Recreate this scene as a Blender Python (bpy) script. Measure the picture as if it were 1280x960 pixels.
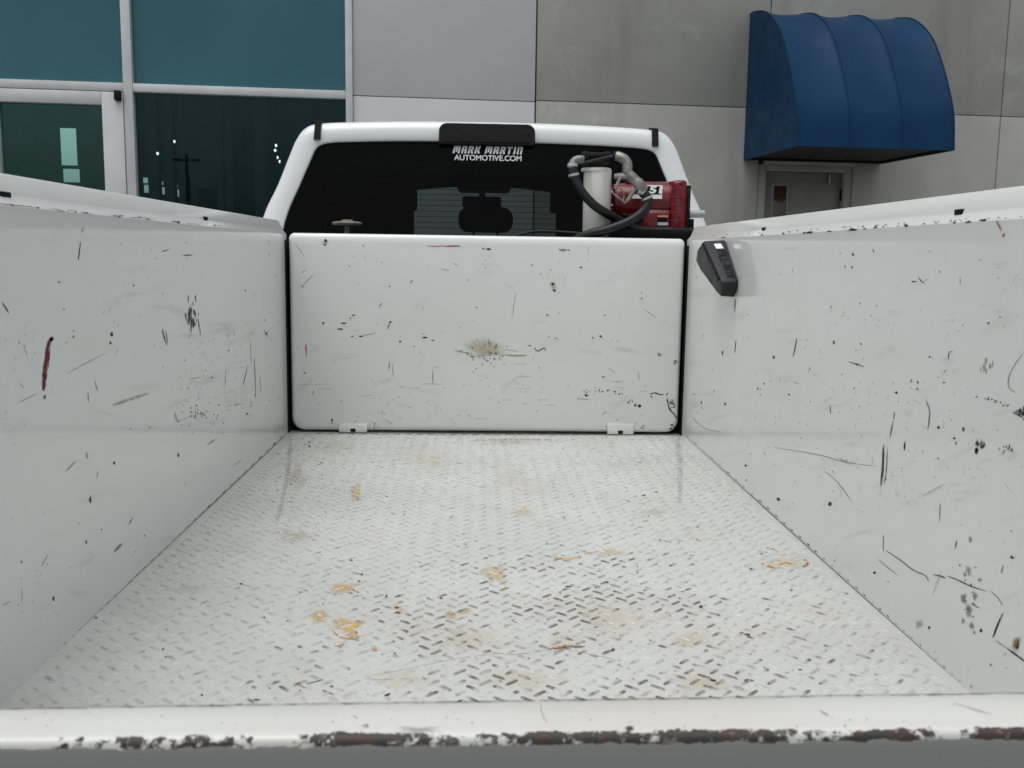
import bpy, bmesh, math, random
from mathutils import Vector, Matrix
random.seed(7)
for o in list(bpy.data.objects): bpy.data.objects.remove(o, do_unlink=True)
SC = bpy.context.scene
COL = SC.collection
R = math.radians

# ------------------------------------------------------------------ camera
FZ = 0.90                                   # height of the truck bed floor above the ground
FPX, YAW, PITCH, ROLL = 1180.0, 0.0384359, 0.1359452, 0.0145079
CAM = Vector((-0.0340825, 0.0, FZ + 0.5644453))
YF, H, W = 2.9465, 0.6198, 1.245            # bulkhead distance, bed wall height, bed inner width
HW = W / 2
cy, sy, cp, sp = math.cos(YAW), math.sin(YAW), math.cos(PITCH), math.sin(PITCH)
_f = Vector((sy * cp, cy * cp, -sp)); _r = Vector((cy, -sy, 0)); _d = _f.cross(_r)
c_, s_ = math.cos(ROLL), math.sin(ROLL)
RT, DN, FW = _r * c_ - _d * s_, _r * s_ + _d * c_, _f
cd = bpy.data.cameras.new('camera'); cam = bpy.data.objects.new('camera', cd); COL.objects.link(cam)
cd.sensor_width = 36; cd.lens = FPX / 1280 * 36; cd.clip_start = 0.02; cd.clip_end = 2000
m3 = Matrix((RT, -DN, -FW)).transposed()
cam.matrix_world = Matrix.Translation(CAM) @ m3.to_4x4()
cd.dof.use_dof = True; cd.dof.focus_distance = 2.3; cd.dof.aperture_fstop = 16
SC.camera = cam

# ------------------------------------------------------------------ sky, sun, exposure
SUN_FROM = Vector((-0.20, -0.20, 0.95)).normalized()
w = bpy.data.worlds.new('World'); SC.world = w; w.use_nodes = True
nt = w.node_tree; bg = nt.nodes['Background']
sky = nt.nodes.new('ShaderNodeTexSky'); sky.sky_type = 'NISHITA'; sky.sun_disc = False
sky.sun_elevation = math.asin(SUN_FROM.z); sky.sun_rotation = math.atan2(SUN_FROM.x, SUN_FROM.y)
sky.air_density = 1.0; sky.dust_density = 4.0; sky.ozone_density = 1.0
hs = nt.nodes.new('ShaderNodeHueSaturation'); hs.inputs['Saturation'].default_value = 0.16
nt.links.new(sky.outputs[0], hs.inputs['Color']); nt.links.new(hs.outputs[0], bg.inputs[0])
bg.inputs[1].default_value = 0.148
sd = bpy.data.lights.new('sun', 'SUN'); sd.energy = 0.55; sd.angle = R(50); sd.color = (1, 0.975, 0.94)
sun = bpy.data.objects.new('sun', sd); COL.objects.link(sun)
sun.rotation_euler = (-SUN_FROM).to_track_quat('-Z', 'Y').to_euler(); sun.location = (-8, -8, 20)
SC.view_settings.view_transform = 'Standard'; SC.view_settings.look = 'None'
SC.view_settings.exposure = 0.25; SC.view_settings.gamma = 1.0

# ------------------------------------------------------------------ picture point -> place
def ray(u, v): return FW + RT * ((u - 640) / FPX) + DN * ((v - 480) / FPX)
def on(u, v, p0, n):
    d = ray(u, v); return CAM + d * ((p0 - CAM).dot(n) / d.dot(n))
def onX(u, v, x): return on(u, v, Vector((x, 0, 0)), Vector((1, 0, 0)))
def onY(u, v, y): return on(u, v, Vector((0, y, 0)), Vector((0, 1, 0)))
def onZ(u, v, z): return on(u, v, Vector((0, 0, z)), Vector((0, 0, 1)))

# ------------------------------------------------------------------ mesh helpers
def crom(pts, n=6):
    pts = [Vector(p) for p in pts]; out = []
    for i in range(len(pts) - 1):
        p0 = pts[max(i - 1, 0)]; p1 = pts[i]; p2 = pts[i + 1]; p3 = pts[min(i + 2, len(pts) - 1)]
        for k in range(n):
            t = k / n
            out.append(0.5 * (2 * p1 + (p2 - p0) * t + (2 * p0 - 5 * p1 + 4 * p2 - p3) * t * t + (3 * p1 - p0 - 3 * p2 + p3) * t ** 3))
    out.append(pts[-1]); return out

class MB:
    def __init__(s): s.v = []; s.f = []
    def add(s, vs, fs):
        b = len(s.v); s.v += [tuple(p) for p in vs]; s.f += [tuple(i + b for i in f) for f in fs]; return s
    def rings(s, rs, closed=True, cap0=False, cap1=False):
        n = len(rs[0]); b = len(s.v)
        for r in rs: s.v += [tuple(p) for p in r]
        for i in range(len(rs) - 1):
            for k in range(n if closed else n - 1):
                a = b + i * n; c = a + n; k2 = (k + 1) % n
                s.f.append((a + k, a + k2, c + k2, c + k))
        if cap0: s.f.append(tuple(b + k for k in range(n))[::-1])
        if cap1: s.f.append(tuple(b + (len(rs) - 1) * n + k for k in range(n)))
        return s
    def tube(s, pts, r, seg=10, cap=True):
        pts = [Vector(p) for p in pts]; n = len(pts)
        if not hasattr(r, '__len__'): r = [r] * n
        t0 = (pts[1] - pts[0]).normalized()
        up = Vector((0, 0, 1)) if abs(t0.z) < .9 else Vector((1, 0, 0))
        nx = t0.cross(up).normalized(); rs = []
        for i, p in enumerate(pts):
            t = (pts[min(i + 1, n - 1)] - pts[max(i - 1, 0)]).normalized()
            nx = (nx - t * nx.dot(t)).normalized(); ny = t.cross(nx)
            rs.append([p + (nx * math.cos(2 * math.pi * k / seg) + ny * math.sin(2 * math.pi * k / seg)) * r[i] for k in range(seg)])
        return s.rings(rs, True, cap, cap)
    def box(s, c, sz, rot=None, bev=0.0, seg=2):
        bm = bmesh.new(); bmesh.ops.create_cube(bm, size=1)
        for v in bm.verts: v.co = Vector((v.co.x * sz[0], v.co.y * sz[1], v.co.z * sz[2]))
        if bev: bmesh.ops.bevel(bm, geom=bm.edges[:], offset=bev, segments=seg, profile=.5, affect='EDGES')
        M = Matrix.Translation(Vector(c)) @ (rot.to_4x4() if rot else Matrix())
        bm.verts.index_update()
        s.add([M @ v.co for v in bm.verts], [[v.index for v in f.verts] for f in bm.faces]); bm.free(); return s
    def lathe(s, prof, base, axis=Vector((0, 0, 1)), seg=20):
        axis = Vector(axis).normalized(); up = Vector((0, 0, 1)) if abs(axis.z) < .9 else Vector((1, 0, 0))
        a = axis.cross(up).normalized(); b = axis.cross(a)
        rs = [[Vector(base) + axis * h + (a * math.cos(2 * math.pi * k / seg) + b * math.sin(2 * math.pi * k / seg)) * r for k in range(seg)] for r, h in prof]
        return s.rings(rs, True, True, True)
    def slab(s, outline, thick):
        o = [Vector(p) for p in outline]; q = [p + Vector(thick) for p in o]
        return s.rings([o, q], True, True, True)
    def build(s, name, mat, parent=None, smooth=35, pinv=None):
        me = bpy.data.meshes.new(name); me.from_pydata(s.v, [], s.f); me.update()
        bm = bmesh.new(); bm.from_mesh(me); bmesh.ops.recalc_face_normals(bm, faces=bm.faces[:]); bm.to_mesh(me); bm.free()
        if smooth:
            me.shade_smooth(); me.set_sharp_from_angle(angle=R(smooth))
        me.materials.append(mat)
        return link(name, me, parent)

WORLD = {}
def link(name, data, parent=None):
    o = bpy.data.objects.new(name, data); COL.objects.link(o)
    if parent:
        o.parent = parent
        o.matrix_parent_inverse = WORLD.get(parent.name, Matrix()).inverted()
    return o
def thing(name, loc, label, cat, group=None):
    o = bpy.data.objects.new(name, None); COL.objects.link(o); o.location = loc; o.empty_display_size = .2
    WORLD[o.name] = Matrix.Translation(Vector(loc)); tag(o, label, cat, group); return o
def tag(o, label, cat, group=None):
    o['label'] = label; o['category'] = cat
    if group: o['group'] = group
    return o
def kind(o, k): o['kind'] = k; return o

# ------------------------------------------------------------------ materials
class N:
    def __init__(s, name):
        s.m = bpy.data.materials.new(name); s.m.use_nodes = True; s.t = s.m.node_tree; s.n = s.t.nodes
        s.p = s.n['Principled BSDF']; s.out = s.n['Material Output']; s._pos = None
    def new(s, ty, **k):
        x = s.n.new(ty)
        for a, b in k.items(): setattr(x, a, b)
        return x
    def put(s, a, b):
        if isinstance(a, (int, float)): b.default_value = a
        elif isinstance(a, (tuple, list)): b.default_value = tuple(a) + ((1,) if len(a) == 3 and len(b.default_value) == 4 else ())
        else: s.t.links.new(a, b)
    def pos(s):
        if not s._pos: s._pos = s.new('ShaderNodeNewGeometry').outputs['Position']
        return s._pos
    def scaled(s, v):
        x = s.new('ShaderNodeVectorMath', operation='MULTIPLY'); s.put(s.pos(), x.inputs[0]); x.inputs[1].default_value = v; return x.outputs[0]
    def noise(s, scale, detail=4, rough=.55, vec=None, dist=0):
        x = s.new('ShaderNodeTexNoise'); s.put(vec or s.pos(), x.inputs['Vector']); x.inputs['Scale'].default_value = scale
        x.inputs['Detail'].default_value = detail; x.inputs['Roughness'].default_value = rough; x.inputs['Distortion'].default_value = dist
        return x.outputs['Fac']
    def math(s, op, a, b=None, c=None, clamp=False):
        x = s.new('ShaderNodeMath', operation=op); x.use_clamp = clamp; s.put(a, x.inputs[0])
        if b is not None: s.put(b, x.inputs[1])
        if c is not None: s.put(c, x.inputs[2])
        return x.outputs[0]
    def ramp(s, v, lo, hi, a=0.0, b=1.0):
        x = s.new('ShaderNodeMapRange'); x.interpolation_type = 'SMOOTHSTEP'; s.put(v, x.inputs[0])
        for i, q in enumerate((lo, hi, a, b)): s.put(q, x.inputs[i + 1])
        return x.outputs[0]
    def mix(s, f, a, b):
        x = s.new('ShaderNodeMix', data_type='RGBA'); s.put(f, x.inputs[0]); s.put(a, x.inputs[6]); s.put(b, x.inputs[7]); return x.outputs[2]
    def bump(s, h, dist, strength=1.0):
        x = s.new('ShaderNodeBump'); s.put(h, x.inputs['Height']); x.inputs['Distance'].default_value = dist; x.inputs['Strength'].default_value = strength
        s.t.links.new(x.outputs[0], s.p.inputs['Normal'])
    def setp(s, **k):
        for a, b in k.items(): s.put(b, s.p.inputs[a.replace('_', ' ')])
        return s.m

def plain(name, col, rough=.5, metal=0.0, var=.12, scale=14, spec=.5, bump=0.0):
    n = N(name); f = n.noise(scale, 5, .6)
    c = n.mix(n.ramp(f, .3, .72), tuple(x * (1 - var) for x in col), tuple(min(1, x * (1 + var)) for x in col))
    n.setp(Base_Color=c, Roughness=n.ramp(n.noise(scale * 2.3, 4), .25, .75, rough * .85, min(1, rough * 1.15)), Metallic=metal, Specular_IOR_Level=spec)
    if bump: n.bump(n.noise(scale * 8, 4), bump)
    return n.m

def white_paint(name, base=(.650, .676, .660), rough=.24, dirt=.5, speck=1.0, coat=.55):
    """old gloss white paint: faint grime, chalking and tiny chips"""
    n = N(name)
    big = n.noise(2.2, 6, .6); mid = n.noise(7, 6, .62)
    grime = n.math('MULTIPLY', n.ramp(big, .30, .85), n.ramp(mid, .15, .95))
    c = n.mix(n.math('MULTIPLY', grime, dirt * .40), base, (.42, .415, .38))
    # specks, clustered
    k = n.math('MULTIPLY', n.ramp(n.noise(230, 2, .5, n.scaled((1, 1, .55))), .735, .765), n.ramp(n.noise(6.5, 3, .6), .5, .66))
    c = n.mix(n.math('MULTIPLY', k, .8 * speck, clamp=True), c, (.07, .065, .06))
    n.setp(Base_Color=c, Roughness=rough * 1.1, Coat_Weight=coat, Coat_Roughness=.06, Specular_IOR_Level=.5)
    n.bump(n.noise(2.6, 1), .003, .4)
    return n.m

M = {}
M['white'] = white_paint('white_paint')
M['cabwhite'] = white_paint('cab_white_paint', (.615, .655, .665), .14, .15, 0.0, .8)
M['rail'] = white_paint('rail_white_paint', (.60, .62, .625), .22, .5, .3)
M['black'] = plain('black_rubber', (.006, .006, .0065), .6, spec=.15)
M['blackplastic'] = plain('black_plastic', (.009, .009, .010), .42, spec=.3, bump=.0004)
M['blackgloss'] = plain('black_gloss_plastic', (.003, .003, .0035), .25, spec=.15)
M['dark'] = plain('dark_interior', (.010, .010, .011), .8)
M['seat'] = plain('dark_seat_cloth', (.012, .012, .013), .85)
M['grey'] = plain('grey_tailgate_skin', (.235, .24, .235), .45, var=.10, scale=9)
M['alu'] = plain('dull_aluminium', (.22, .21, .195), .45, .6, .35, 60)
M['zinc'] = plain('grey_pipe', (.40, .41, .40), .5, .3, .15, 40)
M['red'] = plain('red_enamel', (.15, .005, .010), .28, 0, .35, 30)
M['reddark'] = plain('red_enamel_faded', (.07, .004, .006), .4, 0, .35, 30)
M['hose'] = plain('black_hose_rubber', (.008, .008, .010), .38, 0, .3, 30, spec=.3)
M['filter'] = white_paint('filter_white_paint', (.66, .66, .62), .3, 1.2, 2.0)
M['sticker'] = plain('sticker_white', (.88, .88, .88), .35, 0, .05)
M['tan'] = plain('weathered_cap', (.13, .118, .095), .6, 0, .3, 60)
M['anod'] = plain('aluminium_frame', (.56, .575, .585), .42, .2, .06, 5)
M['conc'] = None
M['asphalt'] = plain('asphalt', (.055, .055, .055), .9, 0, .35, 30, bump=.004)
M['walk'] = plain('sidewalk_concrete', (.30, .295, .28), .85, 0, .15, 6, bump=.001)
M['kerb'] = plain('kerb_concrete', (.27, .265, .25), .85, 0, .15, 6)
M['room'] = plain('room_wall', (.34, .36, .37), .8, 0, .1, 3)
M['roomfloor'] = plain('room_floor_tile', (.14, .14, .14), .3, 0, .1, 3)
M['door'] = plain('painted_steel_door', (.20, .198, .188), .5, 0, .08, 5)
M['wood'] = plain('brown_door_pane', (.05, .028, .018), .12, 0, .3, 10)
M['tyre'] = plain('tyre_rubber', (.02, .02, .02), .8)
M['steel'] = plain('steel', (.35, .35, .35), .35, .9)
M['polewood'] = plain('pole_wood', (.05, .04, .035), .9)
M['headliner'] = plain('headliner', (.016, .016, .017), .95)

n = N('concrete_tilt_wall')
c = n.mix(n.ramp(n.noise(.55, 6, .62), .3, .72), (.30, .304, .284), (.385, .386, .362))
pale = n.math('MULTIPLY', n.ramp(n.noise(2.6, 7, .68, dist=.6), .52, .66), n.ramp(n.noise(.5, 3, .5, n.scaled((1, 1, 1.4))), .42, .62))
c = n.mix(n.math('MULTIPLY', pale, .7), c, (.44, .45, .44))
run = n.ramp(n.noise(3.2, 5, .6, n.scaled((1, 1, .1))), .5, .78)
c = n.mix(n.math('MULTIPLY', run, .5), c, (.20, .20, .20))
n.setp(Base_Color=c, Roughness=.78); n.bump(n.noise(45, 6, .7), .002, .5); M['conc'] = n.m
n = N('grey_metal_panel')
c = n.mix(n.ramp(n.noise(.8, 4), .3, .7), (.50, .52, .53), (.53, .55, .56))
n.setp(Base_Color=c, Roughness=.55, Metallic=0.0); M['panel'] = n.m
n = N('blue_awning_fabric')
c = n.mix(n.ramp(n.noise(1.6, 5, .6), .3, .72), (.0018, .026, .072), (.003, .034, .090))
wv = n.noise(700, 1)
n.setp(Base_Color=c, Roughness=n.ramp(n.noise(4, 4), .3, .7, .32, .5), Specular_IOR_Level=.12)
n.bump(n.math('ADD', n.noise(2.5, 3), n.math('MULTIPLY', wv, .02)), .02, .5); M['blue'] = n.m

def glass(name, tint, ior=1.3, rough=0.0, wob=0.0, refl=(1, 1, 1)):
    n = N(name); tr = n.new('ShaderNodeBsdfTransparent'); tr.inputs[0].default_value = tuple(tint) + (1,)
    gl = n.new('ShaderNodeBsdfGlossy'); gl.inputs['Roughness'].default_value = rough; gl.inputs['Color'].default_value = tuple(refl) + (1,)
    fr = n.new('ShaderNodeFresnel'); n.put(n.ramp(n.new('ShaderNodeNewGeometry').outputs['Backfacing'], 0, 1, ior, 1 / ior), fr.inputs['IOR'])   # thin pane: same from both sides
    if wob:
        b = n.new('ShaderNodeBump'); b.inputs['Distance'].default_value = wob; n.put(n.noise(1.3, 2), b.inputs['Height'])
        n.t.links.new(b.outputs[0], gl.inputs['Normal'])
    mx = n.new('ShaderNodeMixShader'); n.t.links.new(fr.outputs[0], mx.inputs[0]); n.t.links.new(tr.outputs[0], mx.inputs[1]); n.t.links.new(gl.outputs[0], mx.inputs[2])
    n.t.links.new(mx.outputs[0], n.out.inputs['Surface']); return n.m
M['cabglass'] = glass('tinted_cab_glass', (.13, .165, .155), 1.16)
M['windshield'] = glass('windshield_glass', (.68, .75, .72), 1.25)
M['shopglass'] = glass('tinted_shop_glass', (.40, .62, .62), 1.40, 0, .0008, (.5, .88, 1))
M['doorglass'] = glass('green_door_glass', (.36, .66, .60), 1.62, 0, .0008, (.48, 1, .94))
n = N('teal_spandrel_glass')
n.setp(Base_Color=n.mix(n.ramp(n.noise(.7, 3), .3, .7), (.020, .112, .142), (.030, .132, .160)), Roughness=.06, Specular_IOR_Level=.3); M['teal'] = n.m

# wear marks: colour attribute 'mark' (alpha = strength), UV x = distance from the mark's middle (0..1), UV y = softness
n = N('paint_wear_marks')
at = n.new('ShaderNodeAttribute'); at.attribute_name = 'mark'
uv = n.new('ShaderNodeUVMap'); uv.uv_map = 'edge'; sx = n.new('ShaderNodeSeparateXYZ'); n.t.links.new(uv.outputs[0], sx.inputs[0])
rr, so = sx.outputs[0], sx.outputs[1]
nz = n.noise(420, 4, .7); nb = n.noise(120, 4, .7)
e = n.math('ADD', rr, n.math('MULTIPLY', n.math('SUBTRACT', n.math('ADD', n.math('MULTIPLY', nz, .5), n.math('MULTIPLY', nb, .5)), .5), 1.7))
hard = n.math('MULTIPLY', n.ramp(e, .62, .82, 1.0, 0.0), n.ramp(n.noise(75, 3, .6), .34, .46, .5, 1.0))
soft = n.math('MULTIPLY', n.ramp(n.math('ADD', n.math('SUBTRACT', 1.0, rr), n.math('MULTIPLY', n.math('SUBTRACT', n.noise(22, 4, .65), .5), 1.0)), -.1, .95), n.ramp(n.math('ADD', n.math('MULTIPLY', nb, .5), n.math('MULTIPLY', n.noise(55, 4, .7), .5)), .30, .62, .45, 1.0))
soft = n.math('MULTIPLY', soft, n.ramp(rr, .55, 1.0, 1.0, 0.0))
mk = n.math('ADD', n.math('MULTIPLY', hard, n.math('SUBTRACT', 1.0, so)), n.math('MULTIPLY', soft, so))
mk = n.math('MULTIPLY', mk, at.outputs['Alpha'], clamp=True)
n.setp(Base_Color=at.outputs['Color'], Roughness=.6, Alpha=mk, Specular_IOR_Level=.25); M['marks'] = n.m

# tread plate: sheet and raised lugs share one worn-paint recipe
def tread(name, lug):
    n = N(name)
    base = n.mix(n.ramp(n.noise(3.5, 5, .65), .3, .75), (.565, .575, .560), (.50, .505, .48))
    yel = n.math('MULTIPLY', n.ramp(n.noise(3.0, 5, .6, dist=.5), .50, .72), n.ramp(n.noise(14, 5, .7), .38, .68))
    base = n.mix(n.math('MULTIPLY', yel, .38), base, (.46, .405, .27))
    sxyz = n.new('ShaderNodeSeparateXYZ'); n.put(n.pos(), sxyz.inputs[0])
    def gauss(x0, y0, a, b):
        dx = n.math('POWER', n.math('DIVIDE', n.math('SUBTRACT', sxyz.outputs[0], x0), a), 2.0)
        dy = n.math('POWER', n.math('DIVIDE', n.math('SUBTRACT', sxyz.outputs[1], y0), b), 2.0)
        return n.math('POWER', 2.718, n.math('MULTIPLY', n.math('ADD', dx, dy), -1.0))
    g = n.math('ADD', gauss(.14, 1.42, .38, .42), n.math('MULTIPLY', gauss(-.05, 1.05, .45, .22), .75))
    g = n.math('ADD', g, n.math('MULTIPLY', gauss(-.45, 2.6, .3, .35), .35))
    reg = n.math('MULTIPLY', g, n.ramp(n.noise(7, 4, .65), .3, .62))
    if lug:
        per = n.noise(41, 2, .5)                                   # differs from lug to lug
        f = n.ramp(n.math('ADD', per, n.math('MULTIPLY', reg, .28)), .56, .86)
        fine = n.ramp(n.noise(200, 3, .6), .24, .46)
        f = n.math('MAXIMUM', n.math('MULTIPLY', f, fine), n.math('MULTIPLY', n.ramp(per, .40, .66), n.math('MULTIPLY', fine, .34)))
        base = n.mix(n.math('MULTIPLY', f, .90, clamp=True), base, (.085, .08, .075))
    else:
        d = n.math('MULTIPLY', n.math('ADD', reg, .2), n.ramp(n.noise(60, 5, .75), .5, .72))
        base = n.mix(n.math('MULTIPLY', d, .42, clamp=True), base, (.30, .295, .28))
        k = n.math('MULTIPLY', n.ramp(n.noise(190, 2), .72, .76), n.ramp(n.noise(5, 4, .7), .48, .68))
        base = n.mix(n.math('MULTIPLY', k, .85, clamp=True), base, (.07, .06, .05))
    n.setp(Base_Color=base, Roughness=n.ramp(n.noise(30, 4), .3, .7, .26, .48), Coat_Weight=.15, Coat_Roughness=.2)
    n.bump(n.noise(120, 4), .0006, .4); return n.m
M['tread'] = tread('white_tread_plate', False); M['lug'] = tread('tread_lug_paint', True)

n = N('worn_tailgate_lip')                                          # chips and rust along the near edge
at = n.new('ShaderNodeAttribute'); at.attribute_name = 'edge'
sxyz = n.new('ShaderNodeSeparateXYZ'); n.put(n.pos(), sxyz.inputs[0])
amt = n.ramp(sxyz.outputs[0], -.24, 0.06, .33, .405)
nn = n.math('ADD', n.math('MULTIPLY', n.noise(22, 3, .6), .5), n.math('MULTIPLY', n.noise(130, 6, .75), .5))
v = n.math('ADD', n.math('MULTIPLY', n.math('MINIMUM', at.outputs['Fac'], 1.0), amt), n.math('MULTIPLY', n.math('SUBTRACT', nn, .5), 1.5))
worn = n.ramp(v, .34, .40)
cream = n.mix(n.ramp(n.noise(6, 4), .3, .7), (.60, .61, .585), (.56, .555, .505))
scuff = n.math('MULTIPLY', n.ramp(n.noise(70, 5, .75), .6, .72), n.ramp(n.noise(9, 3), .5, .62))
cream = n.mix(n.math('MULTIPLY', scuff, .5), cream, (.36, .35, .33))
met = n.mix(n.ramp(n.noise(120, 6, .75), .44, .58), (.035, .033, .031), (.062, .033, .023))
met = n.mix(n.ramp(n.noise(60, 6, .75), .55, .66), met, (.17, .17, .167))
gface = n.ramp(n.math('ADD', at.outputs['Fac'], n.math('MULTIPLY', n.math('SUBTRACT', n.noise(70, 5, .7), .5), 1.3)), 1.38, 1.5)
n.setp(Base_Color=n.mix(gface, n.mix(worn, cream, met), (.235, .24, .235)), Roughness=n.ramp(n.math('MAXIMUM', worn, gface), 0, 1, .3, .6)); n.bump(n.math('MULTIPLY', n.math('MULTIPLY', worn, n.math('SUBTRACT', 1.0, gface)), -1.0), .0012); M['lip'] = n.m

# ------------------------------------------------------------------ ground
def sheet(name, x0, x1, y0, y1, z, mat):
    return kind(MB().add([(x0, y0, z), (x1, y0, z), (x1, y1, z), (x0, y1, z)], [(0, 1, 2, 3)]).build(name, mat, None, 0), 'structure')
sheet('ground', -400, 400, -400, 400, 0, M['asphalt'])

# ------------------------------------------------------------------ showroom building
PSI = R(4.75); AL = Vector((math.cos(PSI), math.sin(PSI), 0)); NO = Vector((math.sin(PSI), -math.cos(PSI), 0)); BO = Vector((0, 10, 0))
def BP(s, t, z): return BO + AL * s + NO * t + Vector((0, 0, z))
BROT = Matrix((AL, -NO, Vector((0, 0, 1)))).transposed()
def bbox(mb, s0, s1, t0, t1, z0, z1, bev=0.0):
    return mb.box(BP((s0 + s1) / 2, (t0 + t1) / 2, (z0 + z1) / 2), (s1 - s0, t1 - t0, z1 - z0), BROT, bev)
def bs(u, v, t=0):
    q = on(u, v, BO + NO * t, NO) - BO; return q.dot(AL), q.z
kind(bbox(MB(), -16, 16, .02, 1.9, .004, .14, .02).build('pavement', M['walk']), 'structure')
kind(bbox(MB(), -16, 16, 1.905, 2.06, .004, .137, .02).build('kerb', M['kerb']), 'structure')

bld = thing('showroom_building', BP(0, -4, 0), 'car showroom with tinted glass storefront, grey metal panels and concrete wall', 'building')
rows = [(.14, 3.046), (3.054, 6.2)]
ccols = [.556, 3.039, 5.722, 8.4, 11.1, 15]
for r, (z0, z1) in enumerate(rows):
    for i in range(len(ccols) - 1):
        a, b = ccols[i] + .006, ccols[i + 1] - .006
        if r == 0 and i == 1:                                      # leave the doorway open
            a2 = 4.06
            bbox(MB(), a2, b, -.2, 0, z0, z1, .004).build('concrete_panel', M['conc'], bld)
            bbox(MB(), a, a2 - .001, -.2, 0, 2.47, z1, .004).build('concrete_panel', M['conc'], bld)
        elif r == 0 and i == 0:
            bbox(MB(), a, 2.98, -.2, 0, z0, z1, .004).build('concrete_panel', M['conc'], bld)
        else:
            bbox(MB(), a, b, -.2, 0, z0, z1, .004).build('concrete_panel', M['conc'], bld)
bbox(MB(), .4, 15, -.26, -.205, .1, 6.2).build('joint_backing', M['dark'], bld)
for z0, z1 in ((.14, 3.030), (3.038, 6.2)):
    bbox(MB(), -1.305, .545, -.12, .012, z0, z1, .004).build('metal_panel', M['panel'], bld)
bbox(MB(), -16, 15, -.3, .06, 6.21, 6.5, .01).build('parapet', M['anod'], bld)
# steel door under the awning
dr = bbox(MB(), 3.09, 3.97, -.14, -.09, .15, 2.40, .004).build('steel_door', M['door'], bld)
fm = MB(); bbox(fm, 2.982, 3.082, -.16, -.02, .14, 2.47, .004); bbox(fm, 3.975, 4.057, -.16, -.02, .14, 2.47, .004); bbox(fm, 3.084, 3.973, -.16, -.02, 2.405, 2.468, .004)
fm.build('door_frame', M['conc'], bld)
bbox(MB(), 3.20, 3.345, -.095, -.086, 1.45, 2.25, .002).build('pane', M['wood'], dr)
lf = MB(); bbox(lf, 3.17, 3.20, -.1, -.08, 1.42, 2.28); bbox(lf, 3.345, 3.375, -.1, -.08, 1.42, 2.28); bbox(lf, 3.201, 3.344, -.1, -.08, 2.251, 2.28); lf.build('pane_frame', M['door'], dr)
bbox(MB(), 3.805, 3.82, -.088, -.05, 2.29, 2.39).build('door_closer', M['steel'], dr)
for z in (.5, 1.3, 2.1): bbox(MB(), 3.955, 3.985, -.09, -.075, z, z + .13, .004).build('hinge', M['black'], dr)

# glazed storefront
mul_v = [(-3.525, -3.436), (-1.378, -1.308), (-5.98, -5.89), (-8.2, -8.11), (-10.4, -10.31)]
for a, b in mul_v: bbox(MB(), a, b, -.10, .04, .14, 6.2, .006).build('mullion', M['anod'], bld)
mul_v_s = sorted(mul_v)
for (a0, a1), (b0, b1) in zip(mul_v_s[:-1], mul_v_s[1:]):
    for z0, z1 in ((2.995, 3.075), (.14, .24), (6.1, 6.2)):
        bbox(MB(), a1 + .001, b0 - .001, -.095, .035, z0, z1, .005).build('transom', M['anod'], bld)
    p = MB(); bbox(p, a1, b0, -.045, -.033, 3.076, 6.1); p.build('upper_pane', M['teal'], bld)
    if abs(b0 + 3.525) > .01:
        q = MB(); q.add([BP(a1, -.04, .24), BP(b0, -.04, .24), BP(b0, -.04, 2.995), BP(a1, -.04, 2.995)], [(0, 1, 2, 3)])
        q.build('lower_pane', M['shopglass'], bld, 0)
# glass door in the left bay
gd = MB(); bbox(gd, -3.73, -3.53, -.08, .05, .15, 2.985, .006); bbox(gd, -4.86, -4.70, -.08, .05, .15, 2.985, .006); bbox(gd, -4.699, -3.731, -.08, .05, 2.86, 2.985, .006); bbox(gd, -4.699, -3.731, -.08, .05, .15, .40, .006)
gdo = gd.build('glass_door', M['anod'], bld)
MB().add([BP(-4.7, -.02, .4), BP(-3.73, -.02, .4), BP(-3.73, -.02, 2.86), BP(-4.7, -.02, 2.86)], [(0, 1, 2, 3)]).build('pane', M['doorglass'], gdo, 0)
bbox(MB(), -4.62, -4.58, .052, .11, 1.0, 1.5, .008).build('handle', M['steel'], gdo)
bbox(MB(), -3.60, -3.535, .052, .10, 2.90, 2.995, .008).build('door_closer', M['black'], gdo)
gd2 = MB(); bbox(gd2, -5.02, -4.865, -.08, .05, .15, 2.985, .006); bbox(gd2, -5.885, -5.74, -.08, .05, .15, 2.985, .006); bbox(gd2, -5.739, -5.021, -.08, .05, 2.86, 2.985, .006); bbox(gd2, -5.739, -5.021, -.08, .05, .15, .40, .006)
gd2o = gd2.build('glass_door', M['anod'], bld)
MB().add([BP(-5.74, -.02, .4), BP(-5.02, -.02, .4), BP(-5.02, -.02, 2.86), BP(-5.74, -.02, 2.86)], [(0, 1, 2, 3)]).build('pane', M['doorglass'], gd2o, 0)
# showroom behind the glass: floor, ceiling, side walls, far wall with window openings
RB = -8.0
bbox(MB(), -10.4, 0.3, RB, -.13, .10, .15).build('room_floor', M['roomfloor'], bld)
bbox(MB(), -10.4, 0.3, RB, -.11, 6.1, 6.19).build('room_ceiling', M['room'], bld)
bbox(MB(), -10.5, -10.39, RB, -.11, .1, 6.1).build('room_wall', M['room'], bld)
bbox(MB(), .3, .39, RB, -.11, .1, 6.1).build('room_wall', M['room'], bld)
holes = [(75, 160, 97, 207), (79, 211, 100, 228), (106.5, 162, 108.3, 232), (179, 222, 185, 229), (180, 231, 187, 241), (199, 227, 204, 231), (201, 234, 206, 243), (218, 231, 222, 234), (220, 237, 224, 246)]
hs_ = []
for u0, v0, u1, v1 in holes:
    s0, z1 = bs(u0, v0, RB); s1, z0 = bs(u1, v1, RB); hs_.append((s0, s1, z0, z1))
xs = sorted({-10.4, .3} | {h[0] for h in hs_} | {h[1] for h in hs_}); zs = sorted({.1, 6.1} | {h[2] for h in hs_} | {h[3] for h in hs_})
fw = MB()
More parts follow.
